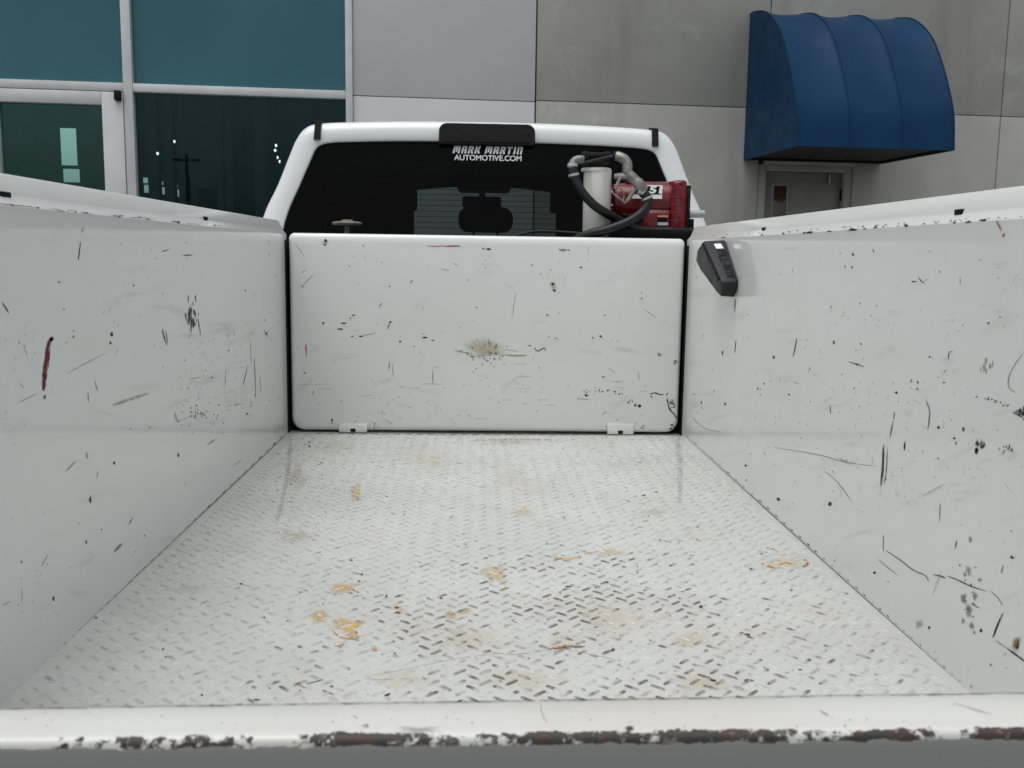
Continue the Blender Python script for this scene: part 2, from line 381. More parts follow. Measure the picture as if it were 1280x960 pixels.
for i in range(len(xs) - 1):
    for j in range(len(zs) - 1):
        mx_, mz_ = (xs[i] + xs[i + 1]) / 2, (zs[j] + zs[j + 1]) / 2
        if any(h[0] < mx_ < h[1] and h[2] < mz_ < h[3] for h in hs_): continue
        fw.add([BP(xs[i], RB, zs[j]), BP(xs[i + 1], RB, zs[j]), BP(xs[i + 1], RB, zs[j + 1]), BP(xs[i], RB, zs[j + 1])], [(0, 1, 2, 3)])
fw.build('room_wall', M['room'], bld, 0)
for u, wd in ((193, .16), (213, .14), (230, .14), (252, .5), (275, .12), (287, .12), (327, .2)):
    s, z = bs(u, 200, -5.5); bbox(MB(), s - wd / 2, s + wd / 2, -5.6, -5.4, .151, 6.09, .01).build('column', M['room'], bld)
dk = MB(); s, z = bs(258, 240, -3); bbox(dk, s - .12, s + .12, -3.1, -3.0, .151, z + .05, .01); dk.build('display_stand', M['dark'], bld)
n = N('lamp_glow'); n.setp(Base_Color=(1, 1, 1), Emission_Color=(1, .97, .9), Emission_Strength=2.5); M['lamp'] = n.m
for u, v, r in ((345, 182, .014), (344, 188, .014), (347, 197, .010), (349.5, 202, .009), (197, 192, .014), (218, 177, .011)):
    s, z = bs(u, v, -4); lm = thing('showroom_lamp', BP(s, -4, z), 'tiny lit spotlight in a cluster of four behind the showroom glass beside the cab' if u > 300 else ('lower lit spotlight behind the showroom glass nearest the glass door' if u < 200 else 'upper lit spotlight of the pair behind the glass near the door frame'), 'lamp', 'lit showroom spotlights')
    MB().lathe([(.004, .02), (r, .012), (r * 1.15, 0), (r * .8, -.012), (.003, -.018)], BP(s, -4, z), seg=12).build('bulb', M['lamp'], lm)
    MB().tube([BP(s, -4, z + .02), BP(s, -4, 6.09)], .006, 6).build('rod', M['dark'], lm)

# awning
aw = thing('door_awning', BP(3.56, 0, 2.5), 'blue fabric dome awning over the steel door on the concrete wall', 'awning')
prof = crom([Vector((0, 4.0, 0)), Vector((.17, 3.985, 0)), Vector((.5, 3.89, 0)), Vector((.83, 3.665, 0)), Vector((1.06, 3.37, 0)), Vector((1.25, 3.03, 0)), Vector((1.34, 2.80, 0)), Vector((1.38, 2.5, 0))], 5)
A0, A1 = 2.81, 4.36
NS = 36; rs = []
for i in range(NS + 1):
    q = i / NS; bay = (q * 3) % 1.0 if i < NS else 1.0; sag = .032 * math.sin(math.pi * bay)
    ring = []
    for k, p in enumerate(prof):
        e = math.sin(math.pi * min(1, k / (len(prof) - 1)) ** .8)
        ring.append(BP(A0 + (A1 - A0) * q, .004 + p.x * (1 - sag * .8 * e), 2.5 + (p.y - 2.5) * (1 - sag * .8 * e)))
    rs.append(ring)
MB().rings(rs, False).build('fabric_shell', M['blue'], aw, 60)
for s in (A0, A1):
    g = MB(); pr = [BP(s, .004 + p.x, p.y) for p in prof] + [BP(s, .004, 2.5)]
    g.add(pr, [tuple(range(len(pr)))]); g.build('end_panel', M['blue'], aw, 0)
for q in (0, 1 / 3, 2 / 3, 1):
    MB().tube([BP(A0 + (A1 - A0) * q, .004 + p.x + .002, p.y + .002) for p in prof], .007, 6).build('seam_piping', M['blue'], aw)
for q in (0, 1 / 3, 2 / 3, 1):
    s = A0 + (A1 - A0) * q; s = min(max(s, A0 + .02), A1 - .02)
    MB().tube([BP(s, max(.02, p.x - .02), max(2.51, p.y - .02)) for p in prof], .011, 6).build('frame_rib', M['black'], aw)
fr = MB(); fr.tube([BP(A0 + .02, 1.36, 2.515), BP(A1 - .02, 1.36, 2.515)], .014, 8); fr.tube([BP(A0 + .02, .03, 2.515), BP(A1 - .02, .03, 2.515)], .014, 8)
for s in (A0 + .02, A1 - .02): fr.tube([BP(s, .03, 2.515), BP(s, 1.36, 2.515)], .014, 8)
fr.build('frame_base', M['black'], aw)
bbox(MB(), A0 + .012, A1 - .012, .03, 1.36, 2.526, 2.532).build('shade_panel', M['dark'], aw, 0)  # dark panel added to stand for the shade inside the awning

# utility pole out on the street: only its reflection shows in the storefront glass
pl = thing('utility_pole', (0, -60, 0), 'wooden utility pole with crossarm mirrored in the showroom glass', 'pole')
vp = on(235, 240, BO + NO * -71, NO); dd = (vp - BO).dot(NO); base = vp - NO * (2 * dd); base.z = 0
pl.location = base; WORLD[pl.name] = Matrix.Translation(base)
MB().tube([base, base + Vector((0, 0, 9.2))], [.2, .14], 10).build('post', M['polewood'], pl)
MB().box(base + Vector((0, 0, 8.7)), (2.3, .14, .16), BROT).build('crossarm', M['polewood'], pl)

# ------------------------------------------------------------------ truck
truck = thing('service_truck', (0, 2.5, 0), 'white crew cab service truck with scratched open utility bed', 'truck')
def Z(z): return FZ + z
# floor sheet
flr = MB().add([(-HW, .50, Z(0)), (HW, .50, Z(0)), (HW, YF + .045, Z(0)), (-HW, YF + .045, Z(0)),
                (-HW, .50, Z(-.05)), (HW, .50, Z(-.05)), (HW, YF + .045, Z(-.05)), (-HW, YF + .045, Z(-.05))],
               [(0, 1, 2, 3), (4, 5, 6, 7), (0, 1, 5, 4), (2, 3, 7, 6)]).build('bed_floor', M['tread'], truck, 0)
LA, LB = .0350, .0322
L2, W2, LHT = .0118, .0027, .0018
lug_v = [(-L2, 0, 0), (-L2 * .74, -W2, 0), (L2 * .74, -W2, 0), (L2, 0, 0), (L2 * .74, W2, 0), (-L2 * .74, W2, 0),
         (-L2 * .84, 0, LHT * .8), (-L2 * .6, -W2 * .5, LHT), (L2 * .6, -W2 * .5, LHT), (L2 * .84, 0, LHT * .8), (L2 * .6, W2 * .5, LHT), (-L2 * .6, W2 * .5, LHT)]
lug_f = [(k, (k + 1) % 6, 6 + (k + 1) % 6, 6 + k) for k in range(6)] + [(6, 7, 8, 9, 10, 11)]
pos = []
for j in range(int((YF - .52) / LB) + 1):
    for i in range(-18, 19):
        for h in (0, 1):
            x, y = (i + h * .5) * LA, .53 + (j + h * .5) * LB
            if abs(x) < HW - .014 and y < YF - .012: pos.append((x, y, R(43 if h else -43)))
def pix(p):
    v = Vector(p) - CAM; z = v.dot(FW); return 640 + FPX * v.dot(RT) / z, 480 + FPX * v.dot(DN) / z, z
vis = []
for q in pos:
    u, v, z = pix((q[0], q[1], Z(0)))
    if 10 < u < 1270 and v < 868 and q[1] > 1.0: vis.append((z, q))
vis.sort(); near = {q for _, q in vis[:300]}
lm = bpy.data.meshes.new('tread_lug'); lm.from_pydata(lug_v, [], lug_f); lm.shade_smooth(); lm.set_sharp_from_angle(angle=R(50)); lm.materials.append(M['lug'])
rest = MB()
for q in pos:
    if q in near:
        o = link('tread_lug', lm, flr); o.location = (q[0], q[1], Z(.0002)); o.rotation_euler = (0, 0, q[2])
    else:
        ca, sa = math.cos(q[2]), math.sin(q[2])
        rest.add([(q[0] + a * ca - b * sa, q[1] + a * sa + b * ca, Z(.0002) + c) for a, b, c in lug_v], lug_f)
kind(rest.build('tread_lugs', M['lug'], flr, 50), 'stuff')

# side compartments (bed walls)
def wall(sg):
    prof = [(0, -.4), (0, .6165), (.0025, .6205), (.0105, .6295), (.0115, .6325), (.0215, .6560), (.0245, .6592), (.43, .6590), (.44, .652), (.44, -.4)]
    rs = []
    for y in (.455, YF + .022): rs.append([(sg * (HW + a), y, Z(b)) for a, b in prof])
    return MB().rings(rs, True, True, True).build('bed_wall', M['white'], truck, 25)
wl, wr = wall(-1), wall(1)
for sg, wo, lst in ((-1, wl, ((1, 243, 13, 6), (254.5, 273, 3.5, 4))), (1, wr, ((1203, 265, 9, 6), (957, 286, 3, 3.4)))):
    for u, v, du, dv in lst:
        x = sg * (HW + .0150); a = onX(u - du / 2, v, x); b = onX(u + du / 2, v, x)
        ln = max(abs(a.y - b.y), .008); zz = dv / FPX * (a - CAM).length
        MB().box((x - sg * .001, (a.y + b.y) / 2, (a.z + b.z) / 2), (.012, ln, zz), None, .001).build('rubber_bumper', M['black'], wo)
# forward compartment ends, black board added behind the door so its gaps look dark
MB().box((0, YF + .055, Z(.29)), (W - .004, .02, .58)).build('gap_backing', M['black'], truck)
for sg in (-1, 1): MB().box((sg * (HW + .22), YF + .30, Z(.08)), (.42, .54, .92), None, .015).build('front_compartment', M['white'], truck)

for sg, wo in ((-1, wl), (1, wr)):  # black strips added on the walls to darken the gaps beside the door
    MB().box((sg * (HW - .0015), YF + .022, Z(.30)), (.003, .064, .60), None, .001).build('gap_dark_strip', M['black'], wo)
# hinged bulkhead door
def rrect(x0, x1, z0, z1, rb, rt, seg=7):
    pts = []
    for cx_, cz_, r, a0 in ((x1 - rb, z0 + rb, rb, -90), (x1 - rt, z1 - rt, rt, 0), (x0 + rt, z1 - rt, rt, 90), (x0 + rb, z0 + rb, rb, 180)):
        for k in range(seg + 1):
            a = R(a0 + 90 * k / seg); pts.append((cx_ + r * math.cos(a), cz_ + r * math.sin(a)))
    return pts
def inset(d): return rrect(-HW + .0095 + d, HW - .0095 - d, .008 + d, H + .002 - d * 1.6, .040 - d * .6, .018)
rs = []
for d, y in ((.016, 0), (.010, .0008), (.005, .0036), (.0015, .008), (0, .014), (0, .032)):
    rs.append([(a, YF + y, Z(b)) for a, b in inset(d)])
bh = MB().rings(rs, True, True, True).build('bulkhead_door', M['white'], truck, 60)
for u0, u1 in ((424, 459), (759, 792)):
    a = onY(u0, 534, YF); b = onY(u1, 534, YF); zt = onY(u0, 529.5, YF).z
    hg = MB().box(((a.x + b.x) / 2, YF - .0015, (zt + Z(.003)) / 2), (b.x - a.x, .007, zt - Z(.003)), None, .0015).build('hinge', M['white'], bh)
    MB().box(((a.x + b.x) / 2, YF - .005, Z(.010)), (.016, .003, .011), None, .0015).build('hinge_slot', M['black'], hg)

# tailgate
def tgfar(x): return .5365 + .026 * x
def tgnear(x): return .4935 + .0105 * x
sec = [(0, 0.0, .02, 0), (0, 0, .2955, 0), (0, -.0015, .2988, 0), (0, -.004, .300, 0), (1, .020, .300, 0), (1, .010, .300, .15), (1, .0055, .300, .5), (1, .003, .2997, .85), (1, .0015, .2988, 1), (1, .0004, .2976, 1), (1, 0, .2962, 1.1), (1, -.0003, .2945, 1.4), (1, -.0005, .292, 1.75), (1, -.0006, .289, 2), (1, -.0007, .284, 2), (1, -.0008, .240, 2)]
NX = 60; rs = []
for i in range(NX + 1):
    x = -HW + .003 + (W - .006) * i / NX
    rs.append([(x, (tgnear(x) if k else tgfar(x)) + o, Z(zz)) for k, o, zz, e in sec])
tg = MB().rings(rs, False).build('tailgate', M['lip'], truck, 60)
at = tg.data.attributes.new('edge', 'FLOAT', 'POINT')
for i in range(len(tg.data.vertices)): at.data[i].value = sec[i % len(sec)][3]
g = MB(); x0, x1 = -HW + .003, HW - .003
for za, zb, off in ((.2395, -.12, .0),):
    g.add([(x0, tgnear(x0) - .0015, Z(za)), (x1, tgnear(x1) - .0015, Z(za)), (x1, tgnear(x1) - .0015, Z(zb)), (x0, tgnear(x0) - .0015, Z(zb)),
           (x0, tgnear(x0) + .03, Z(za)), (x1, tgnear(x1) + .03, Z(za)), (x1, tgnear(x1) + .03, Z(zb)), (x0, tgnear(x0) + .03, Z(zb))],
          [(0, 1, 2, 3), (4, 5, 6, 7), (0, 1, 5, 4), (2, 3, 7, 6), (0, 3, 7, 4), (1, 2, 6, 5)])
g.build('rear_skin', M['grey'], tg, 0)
MB().box((0, .36, Z(-.30)), (1.9, .16, .2), None, .03).build('rear_bumper', M['steel'], truck)

# ---- cab
YC = 3.60
def lean(z): return YC + (z - .65) * .25
outer = [(.93, .10), (.90, .45), (.845, .69), (.795, .81), (.752, .93), (.728, .99), (.695, 1.034), (.64, 1.053), (.48, 1.063), (.25, 1.070), (0, 1.072)]
inner = [(.80, .10), (.785, .45), (.752, .675), (.702, .81), (.660, .915), (.648, .944), (.631, .962), (.585, .973), (.45, .980), (.25, .985), (0, .987)]
def full(h, n=4):
    c = crom([Vector((a, b, 0)) for a, b in h], n)
    l = [(p.x, p.y) for p in c]
    return [(-a, b) for a, b in l] + [(a, b) for a, b in l[::-1][1:]]
OU, IN = full(outer), full(inner)
def mixr(t, dy): return [(a[0] * (1 - t) + b[0] * t, lean(a[1] * (1 - t) + b[1] * t) + dy, Z(a[1] * (1 - t) + b[1] * t)) for a, b in zip(OU, IN)]
def st(y, sx_, zf): return [(a[0] * sx_, lean(a[1]) + y, Z(a[1] if a[1] < .5 else .5 + (a[1] - .5) * zf)) for a in OU]
cab = MB().rings([st(1.80, .93, .93), st(1.5, .96, .985), st(.9, 1.0, 1.02), st(.35, 1.01, 1.012), mixr(0, .06), mixr(.02, .035), mixr(.08, .014), mixr(.2, .004), mixr(.5, 0), mixr(.9, .002), mixr(.97, .006), mixr(1.0, .016)], False).build('cab', M['cabwhite'], truck, 70)
lin = MB().rings([[(p[0] * .975, p[1], Z((p[2] - FZ) * .975)) for p in r] for r in (st(1.80, .93, .93), st(.9, 1, 1.0), mixr(0, .08))], False); lin.build('headliner', M['headliner'], cab, 70)
# rear window
rw = MB(); gp = [(x, lean(z) + .012, Z(z)) for x, z in [(a * 1.0, b) for a, b in IN]]
rw.add(gp, [tuple(range(len(gp)))]); rwin = rw.build('rear_window', M['cabglass'], truck, 0)
sl = MB().tube([(x, lean(z) + .011, Z(z)) for x, z in IN], .0045, 6); sl.build('window_seal', M['black'], rwin)
df = MB()
for k in range(13):
    z = .66 + k * .021; hw_ = .60
    df.add([(-hw_, lean(z) + .0125, Z(z)), (hw_, lean(z) + .0125, Z(z)), (hw_, lean(z + .0016) + .0125, Z(z + .0016)), (-hw_, lean(z + .0016) + .0125, Z(z + .0016))], [(0, 1, 2, 3)])
df.build('defroster_lines', M['black'], rwin, 0)
# lettering on the glass
ST = {'M': [[(0, 0), (0, 1), (1, 1), (1, 0)], [(.5, 1), (.5, .25)]], 'A': [[(0, 0), (0, 1), (1, 1), (1, 0)], [(0, .42), (1, .42)]],
      'R': [[(0, 0), (0, 1), (1, 1), (1, .5), (0, .5)], [(.55, .5), (1, 0)]], 'K': [[(0, 0), (0, 1)], [(1, 1), (.62, .52), (0, .52)], [(.62, .52), (1, 0)]],
      'T': [[(0, 1), (1, 1)], [(.5, 1), (.5, 0)]], 'I': [[(.5, 0), (.5, 1)]], 'N': [[(0, 0), (0, 1), (1, 1), (1, 0)]]}
TX = MB()
def stroke_text(txt, x0, z0, wd, ht, shear, sw):
    adv = wd / sum(.55 if ch in ' I' else (1.25 if ch == 'M' else 1) for ch in txt); x = x0
    for ch in txt:
        a = adv * (.55 if ch in ' I' else (1.25 if ch == 'M' else 1))
        for pl_ in ST.get(ch, []):
            for p, q in zip(pl_[:-1], pl_[1:]):
                P = Vector((x + p[0] * (a - sw * 1.9) + sw * .8, z0 + p[1] * (ht - sw) + sw / 2)); Q = Vector((x + q[0] * (a - sw * 1.9) + sw * .8, z0 + q[1] * (ht - sw) + sw / 2))
                d = (Q - P).normalized() * sw / 2; nn_ = Vector((-d.y, d.x)); P = P - d; Q = Q + d
                TX.add([(v.x + (v.y - z0) * shear, lean(v.y) + .0095, Z(v.y)) for v in (P - nn_, Q - nn_, Q + nn_, P + nn_)], [(0, 1, 2, 3)])
        x += a
ta = on(565, 191, Vector((0, lean(.95), 0)), Vector((0, 1, 0))); tb = on(656, 191, Vector((0, lean(.95), 0)), Vector((0, 1, 0)))
stroke_text('MARK MARTIN', ta.x, .9445, tb.x - ta.x - .008, .029, .22, .0067)
def font_mesh(txt, name, bold=.012):
    cu = bpy.data.curves.new(name, 'FONT'); cu.body = txt; cu.size = 1; cu.offset = bold
    ob = bpy.data.objects.new(name, cu); COL.objects.link(ob)
    dg = bpy.context.evaluated_depsgraph_get(); dg.update(); me = bpy.data.meshes.new_from_object(ob.evaluated_get(dg))
    vs = [v.co.copy() for v in me.vertices]; fs = [tuple(p.vertices) for p in me.polygons]
    bpy.data.objects.remove(ob, do_unlink=True); bpy.data.meshes.remove(me)
    x0, x1 = min(v.x for v in vs), max(v.x for v in vs); y0, y1 = min(v.y for v in vs), max(v.y for v in vs)
    return [((v.x - x0) / (x1 - x0), (v.y - y0) / (y1 - y0)) for v in vs], fs
vs, fs = font_mesh('AUTOMOTIVE.COM', 'tmp', .02)
TX.add([(ta.x + .008 + a * (tb.x - ta.x - .02), lean(.923) + .0095, Z(.9185 + b * .0205)) for a, b in vs], fs)
TX.build('window_lettering', M['sticker'], rwin, 0)
# third brake light and roof ditch tabs
bl = [(a, b) for a, b in rrect(-.184, .182, .976, 1.058, .006, .03, 5)]
q0 = [(a, lean(b) - .004, Z(b)) for a, b in bl]; q1 = [(a * .985, lean(b) - .012, Z(1.017 + (b - 1.017) * .94)) for a, b in bl]; qb = [(a, lean(b) + .03, Z(b)) for a, b in bl]
brk = MB().rings([qb, q0, q1], True, False, True).build('brake_light', M['black'], cab, 40)
q2 = [(.0 + a * .90, lean(b) - .0128, Z(1.014 + (b - 1.014) * .72)) for a, b in bl]
MB().add(q2, [tuple(range(len(q2)))]).build('lens', M['blackgloss'], brk, 0)
for sg in (-1, 1):
    x = sg * .642
    MB().add([(x - .012, lean(.985) - .012, Z(.984)), (x + .012, lean(.985) - .012, Z(.984)), (x + .013, lean(1.05) - .006, Z(1.052)), (x - .010, lean(1.05) - .006, Z(1.052)),
              (x - .012, lean(.985) + .03, Z(.984)), (x + .012, lean(.985) + .03, Z(.984)), (x + .012, lean(1.06) + .05, Z(1.062)), (x - .010, lean(1.06) + .05, Z(1.062)),
              (x + .012, lean(1.06) + 1.3, Z(1.055)), (x - .010, lean(1.06) + 1.3, Z(1.055))],
             [(0, 1, 2, 3), (0, 3, 7, 4), (1, 2, 6, 5), (3, 2, 6, 7), (7, 6, 8, 9)]).build('roof_ditch_moulding', M['black'], cab, 0)
# lower body, hood, windshield, pillars, side glass, doors, wheels
def boxring(y, hx, z0, z1, r=.06): return [(a, y, Z(b)) for a, b in rrect(-hx, hx, z0, z1, r, r, 4)]
MB().rings([boxring(YC - .02, .95, -.45, .40), boxring(YC + .05, .98, -.47, .44), boxring(YC + 2.4, .98, -.47, .44), boxring(YC + 2.6, .95, -.45, .44)], True, True, True).build('cab_body', M['cabwhite'], truck, 60)
MB().rings([boxring(YC + 2.61, .95, -.4, .43), boxring(YC + 3.4, .93, -.4, .40), boxring(YC + 3.85, .88, -.38, .32), boxring(YC + 3.95, .82, -.34, .24)], True, True, True).build('hood', M['cabwhite'], truck, 60)
ft = [(x, lean(.95) + 1.80, Z(.955 - .06 * (x / .6) ** 2)) for x in [(-.60 + 1.2 * k / 12) for k in range(13)]]
fb = [(x * 1.30, YC + 2.66 - .16 * (x / .6) ** 2, Z(.44)) for x in [(-.60 + 1.2 * k / 12) for k in range(13)]]
wsd = MB().rings([ft, fb], False).build('windshield', M['windshield'], truck, 60)
for sg in (0, -1):
    MB().tube([Vector(ft[sg]), Vector(fb[sg])], .04, 8).build('windshield_pillar', M['cabwhite'], wsd)
MB().rings([[(x[0], x[1] - .03, x[2] - .012) for x in ft], [(x[0], x[1] + .02, x[2] - .005) for x in ft], [(x[0] * 1.02, x[1] - .02, x[2] + .07) for x in ft]], False).build('windshield_header', M['headliner'], wsd)
for sg in (-1, 1):
    for y0, y1 in ((YC + .28, YC + 1.0), (YC + 1.1, YC + 1.95)):
        q = [Vector((sg * .935, y0, Z(.45))), Vector((sg * .95, y1 + .15, Z(.45))), Vector((sg * .80, y1 - .15, Z(.93))), Vector((sg * .80, y0 + .1, Z(.93)))]
        MB().slab(q, (sg * .006, 0, 0)).build('side_window', M['blackgloss'], truck, 0)
    for y in (1.25, YC + 2.95):
        wb = MB().lathe([(.20, -.13), (.36, -.13), (.40, -.09), (.40, .09), (.36, .13), (.20, .13)], (sg * .88, y, .40), (1, 0, 0), 28).build('wheel', M['tyre'], truck)
        MB().lathe([(.05, -.02), (.21, .0), (.21, .02), (.05, .05)], (sg * (1.0), y, .40), (sg, 0, 0), 20).build('rim', M['steel'], wb)
# seats inside the cab
def seat(x0, x1, y, ztop, hw_, hz0, hz1, name='seat'):
    sx_ = (x0 + x1) / 2
    s = MB().box((sx_, y, Z((ztop - .25) / 2)), (x1 - x0, .16, ztop + .25), None, .06, 4).build(name, M['seat'], truck, 50)
    if hw_:
        MB().box((sx_, y - .01, Z((hz0 + hz1) / 2)), (hw_, .10, hz1 - hz0), None, .042, 4).build('headrest', M['seat'], s, 50)
        for dx in (-.05, .05): MB().tube([(sx_ + dx, y, Z(ztop - .05)), (sx_ + dx, y, Z(hz0 + .03))], .006, 6).build('headrest_post', M['steel'], s)
    return s
seat(-.80, -.345, 4.70, .875, 0, 0, 0); seat(.352, .80, 4.70, .875, 0, 0, 0)
seat(-.72, .72, 4.02, .60, .228, .655, .760, 'rear_bench')
mr = MB().box((-.012, 5.30, Z(.850)), (.215, .03, .062), None, .014, 3).build('rear_view_mirror', M['dark'], truck, 50)
MB().tube([(-.01, 5.33, Z(.87)), (-.01, 5.42, Z(.95))], .018, 8).build('mirror_arm', M['dark'], mr)
MB().box((0.0, 5.22, Z(.935)), (.29, .24, .07), None, .02, 2).build('overhead_console', M['dark'], truck, 50)
for sg in (-1, 1): MB().box((sg * .60, 5.36, Z(.905)), (.46, .03, .21), None, .012).build('light_blocker', M['headliner'], truck, 50)  # dark panels added to block light leaking past the windshield's top corners
MB().box((0, YC + 2.30, Z(.36)), (1.5, .42, .22), None, .05).build('dashboard', M['dark'], truck, 50)

# ------------------------------------------------------------------ wear marks
class Marks:
    def __init__(s): s.v = []; s.f = []; s.c = []; s.e = []
    def _fin(s, vs, fs, col, al, rs, soft):
        b = len(s.v); s.v += vs; s.f += [tuple(i + b for i in f) for f in fs]; s.c += [(col[0], col[1], col[2], al)] * len(vs); s.e += [(r, soft) for r in rs]
    def line(s, P, pts, wd, col, al=1.0, soft=0.0, sm=3):
        pts = [Vector((a, b, 0)) for a, b in pts]
        if len(pts) > 2: pts = crom(pts, sm)
        else: pts = [pts[0].lerp(pts[1], k / 4) for k in range(5)]
        vs, rs, fs = [], [], []; n_ = len(pts)
        for i, p in enumerate(pts):
            t = (pts[min(i + 1, n_ - 1)] - pts[max(i - 1, 0)]).normalized(); nn_ = Vector((-t.y, t.x, 0)); q = i / (n_ - 1)
            ww = (wd * .78 * (.55 + .45 * math.sin(math.pi * min(1, max(0, q)))) / 2 + .2) * random.uniform(.85, 1.15)
            for k, r in ((-1, 1), (0, 0 if 0 < i < n_ - 1 else .7), (1, 1)): vs.append(P(p.x + nn_.x * ww * k, p.y + nn_.y * ww * k)); rs.append(r)
        for i in range(n_ - 1):
            for k in (0, 1): a = i * 3 + k; fs.append((a, a + 1, a + 4, a + 3))
        s._fin(vs, fs, col, al, rs, soft)
    def blob(s, P, u, v, rx, ry, col, al=1.0, soft=0.0, rot=0.0):
        n_ = 12; vs = [P(u, v)]; rs = [0]; ca, sa = math.cos(rot), math.sin(rot)
        for k in range(n_):
            a = 2 * math.pi * k / n_; j = random.uniform(.55, 1.35); x, y = (rx + .3) * math.cos(a) * j, (ry + .3) * math.sin(a) * j
            vs.append(P(u + x * ca - y * sa, v + x * sa + y * ca)); rs.append(1)
        s._fin(vs, [(0, 1 + k, 1 + (k + 1) % n_) for k in range(n_)], col, al, rs, soft)
    def build(s, name, parent):
        me = bpy.data.meshes.new(name); me.from_pydata(s.v, [], s.f); me.materials.append(M['marks'])
        ca = me.color_attributes.new('mark', 'FLOAT_COLOR', 'POINT'); uvl = me.uv_layers.new(name='edge')
        for i, c in enumerate(s.c): ca.data[i].color = c
        for l in me.loops: uvl.data[l.index].uv = s.e[l.vertex_index]
        return kind(link(name, me, parent), 'stuff')
BK, DG, GR, RD, PK, TN, RU, OR, BR, PU = (.012, .012, .013), (.06, .06, .06), (.22, .22, .215), (.13, .010, .022), (.42, .10, .14), (.42, .34, .22), (.30, .14, .05), (.50, .25, .06), (.07, .03, .016), (.18, .17, .24)
def scatter(mk, P, n_, x0, x1, y0, y1, ok=lambda u, v: True, vert=True):
    """small wear: mostly in loose clusters, flecks and hairlines of mixed darkness, a few broad faint smudges"""
    cl = [(random.uniform(x0, x1), random.uniform(y0, y1), random.uniform(6, 30)) for _ in range(max(4, n_ // 9))]
    k = 0; t = 0
    while k < n_ and t < n_ * 40:
        t += 1
        if random.random() < .68:
            c = random.choice(cl); u, v = random.gauss(c[0], c[2]), random.gauss(c[1], c[2])
        else: u, v = random.uniform(x0, x1), random.uniform(y0, y1)
        if not (x0 <= u <= x1 and y0 <= v <= y1 and ok(u, v)): continue
        k += 1; q = random.random(); col = random.choice((BK, DG, DG, GR, GR))
        up = math.pi / 2 + random.gauss(0, .4) if vert else random.uniform(0, 3.14)
        if q < .5: mk.blob(P, u, v, random.uniform(.6, 2.0), random.uniform(.15, .7), col, random.uniform(.3, .9), 0, up)
        elif q < .88:
            L = random.uniform(1.5, 7) * (1 if random.random() < .88 else 2.4)
            mk.line(P, [(u, v), (u + L * .5 * math.cos(up) + random.uniform(-.6, .6), v + L * .5 * math.sin(up)), (u + L * math.cos(up), v + L * math.sin(up))], random.uniform(.1, .6), random.choice((DG, GR, GR)), random.uniform(.2, .6))
        else: mk.blob(P, u, v, random.uniform(10, 34), random.uniform(3, 9), random.choice(((.40, .38, .33), (.36, .36, .35))), random.uniform(.04, .13), 1.0, random.uniform(-.6, .3))

# left wall
PL = lambda u, v: onX(u, v, -HW + .0006)
mk = Marks()
mk.line(PL, [(65, 421), (61, 432), (59, 450), (56, 470), (55, 489)], 11, RD); mk.blob(PL, 65, 424, 4, 4, RD); mk.blob(PL, 56, 496, 2, 4, RD, .8)
mk.line(PL, [(101, 302), (99, 318), (98, 325)], 1.6, (.12, .03, .05)); mk.line(PL, [(105, 284), (102, 291)], 1.0, DG)
for k in range(46):
    u = random.gauss(240, 4); v = random.gauss(392, 9); mk.line(PL, [(u, v), (u + random.uniform(-1, 1), v + random.uniform(4, 12))], random.uniform(.6, 1.9), BK, random.uniform(.5, 1))
mk.line(PL, [(249, 405), (251, 420)], .8, DG); mk.line(PL, [(203, 411), (206, 424), (209, 432)], 2.4, DG); mk.line(PL, [(207, 412), (210, 430)], 1, BK)
for u, v, a, b in ((140, 417.5, 2, 3.6), (138, 429, 1.6, 2.4), (74, 353, 1.4, 1.4), (80, 387, 1.2, 1.6), (92, 414, 1.2, 1.2), (92, 421, 1.4, 1.4), (83, 428, 1, 1), (167, 357, 1, 1.4), (333, 417, 2, 2.4), (307, 363, 1.2, 1.4), (286, 438, 1, 2), (265, 472, 1.5, 1.2), (345, 345, .8, 1.4),
                   (113, 624, 2.2, 4.6), (223, 569, 1.4, 3.6), (143, 579, 1.4, 3), (127, 662, 1, 1.6), (108, 678, 1.3, 2.6), (67, 748, 1.5, 3), (163, 536, 1, 1), (187, 534, 1, 1), (309, 517, 1.4, 1.4), (27, 703, 1.4, 2)):
    mk.blob(PL, u, v, a, b, BK if a > 1.3 else DG)
for a, b, wd, c, al in (((3, 378), (12, 392), 2.2, DG, 1), ((202, 315), (213, 311), 1.2, DG, 1), ((228, 319.4), (241, 318.6), 2.0, DG, 1), ((318, 446), (320, 498), .9, DG, .9), ((310, 456), (304, 482), 1.2, DG, .9), ((283, 458), (281, 484), 1, GR, .9), ((325, 470), (326, 490), 1, DG, .9), ((110, 490), (111, 503), 1.1, DG, .9), ((118, 475), (123, 491), 1.2, DG, .8),
                         ((24, 478), (31, 486), 1, GR, .9), ((22, 504), (48, 491), .9, GR, .8), ((84, 467), (134, 440), .8, GR, .8), ((148, 434), (143, 446), .6, GR, .7), ((161, 656), (167, 646), 1.8, DG, .8), ((143, 690), (153, 679), 4.5, GR, .9), ((108, 565), (110, 574), 2, GR, .8), ((121, 597), (123, 589), 1.2, GR, .9), ((291, 583), (302, 575), 1, GR, .9), ((28, 755), (27, 733), 3, GR, .25), ((52, 708), (60, 693), 2.4, TN, .5), ((3, 757), (14, 751), 1.5, GR, .8), ((30, 433), (36, 452), 1, GR, .6), ((237, 474), (251, 471), 1.3, GR, .8), ((313, 425), (314, 455), .7, GR, .8), ((82, 590), (96, 575), 4, GR, .4)):
    mk.line(PL, [a, b], wd, c, al)
mk.line(PL, [(140, 507), (160, 500), (188, 491)], 8, TN, .65, 1.0); mk.line(PL, [(216, 529), (240, 520), (264, 514)], .5, GR, .6); mk.line(PL, [(258, 557), (271, 548)], 5, TN, .6, 1)
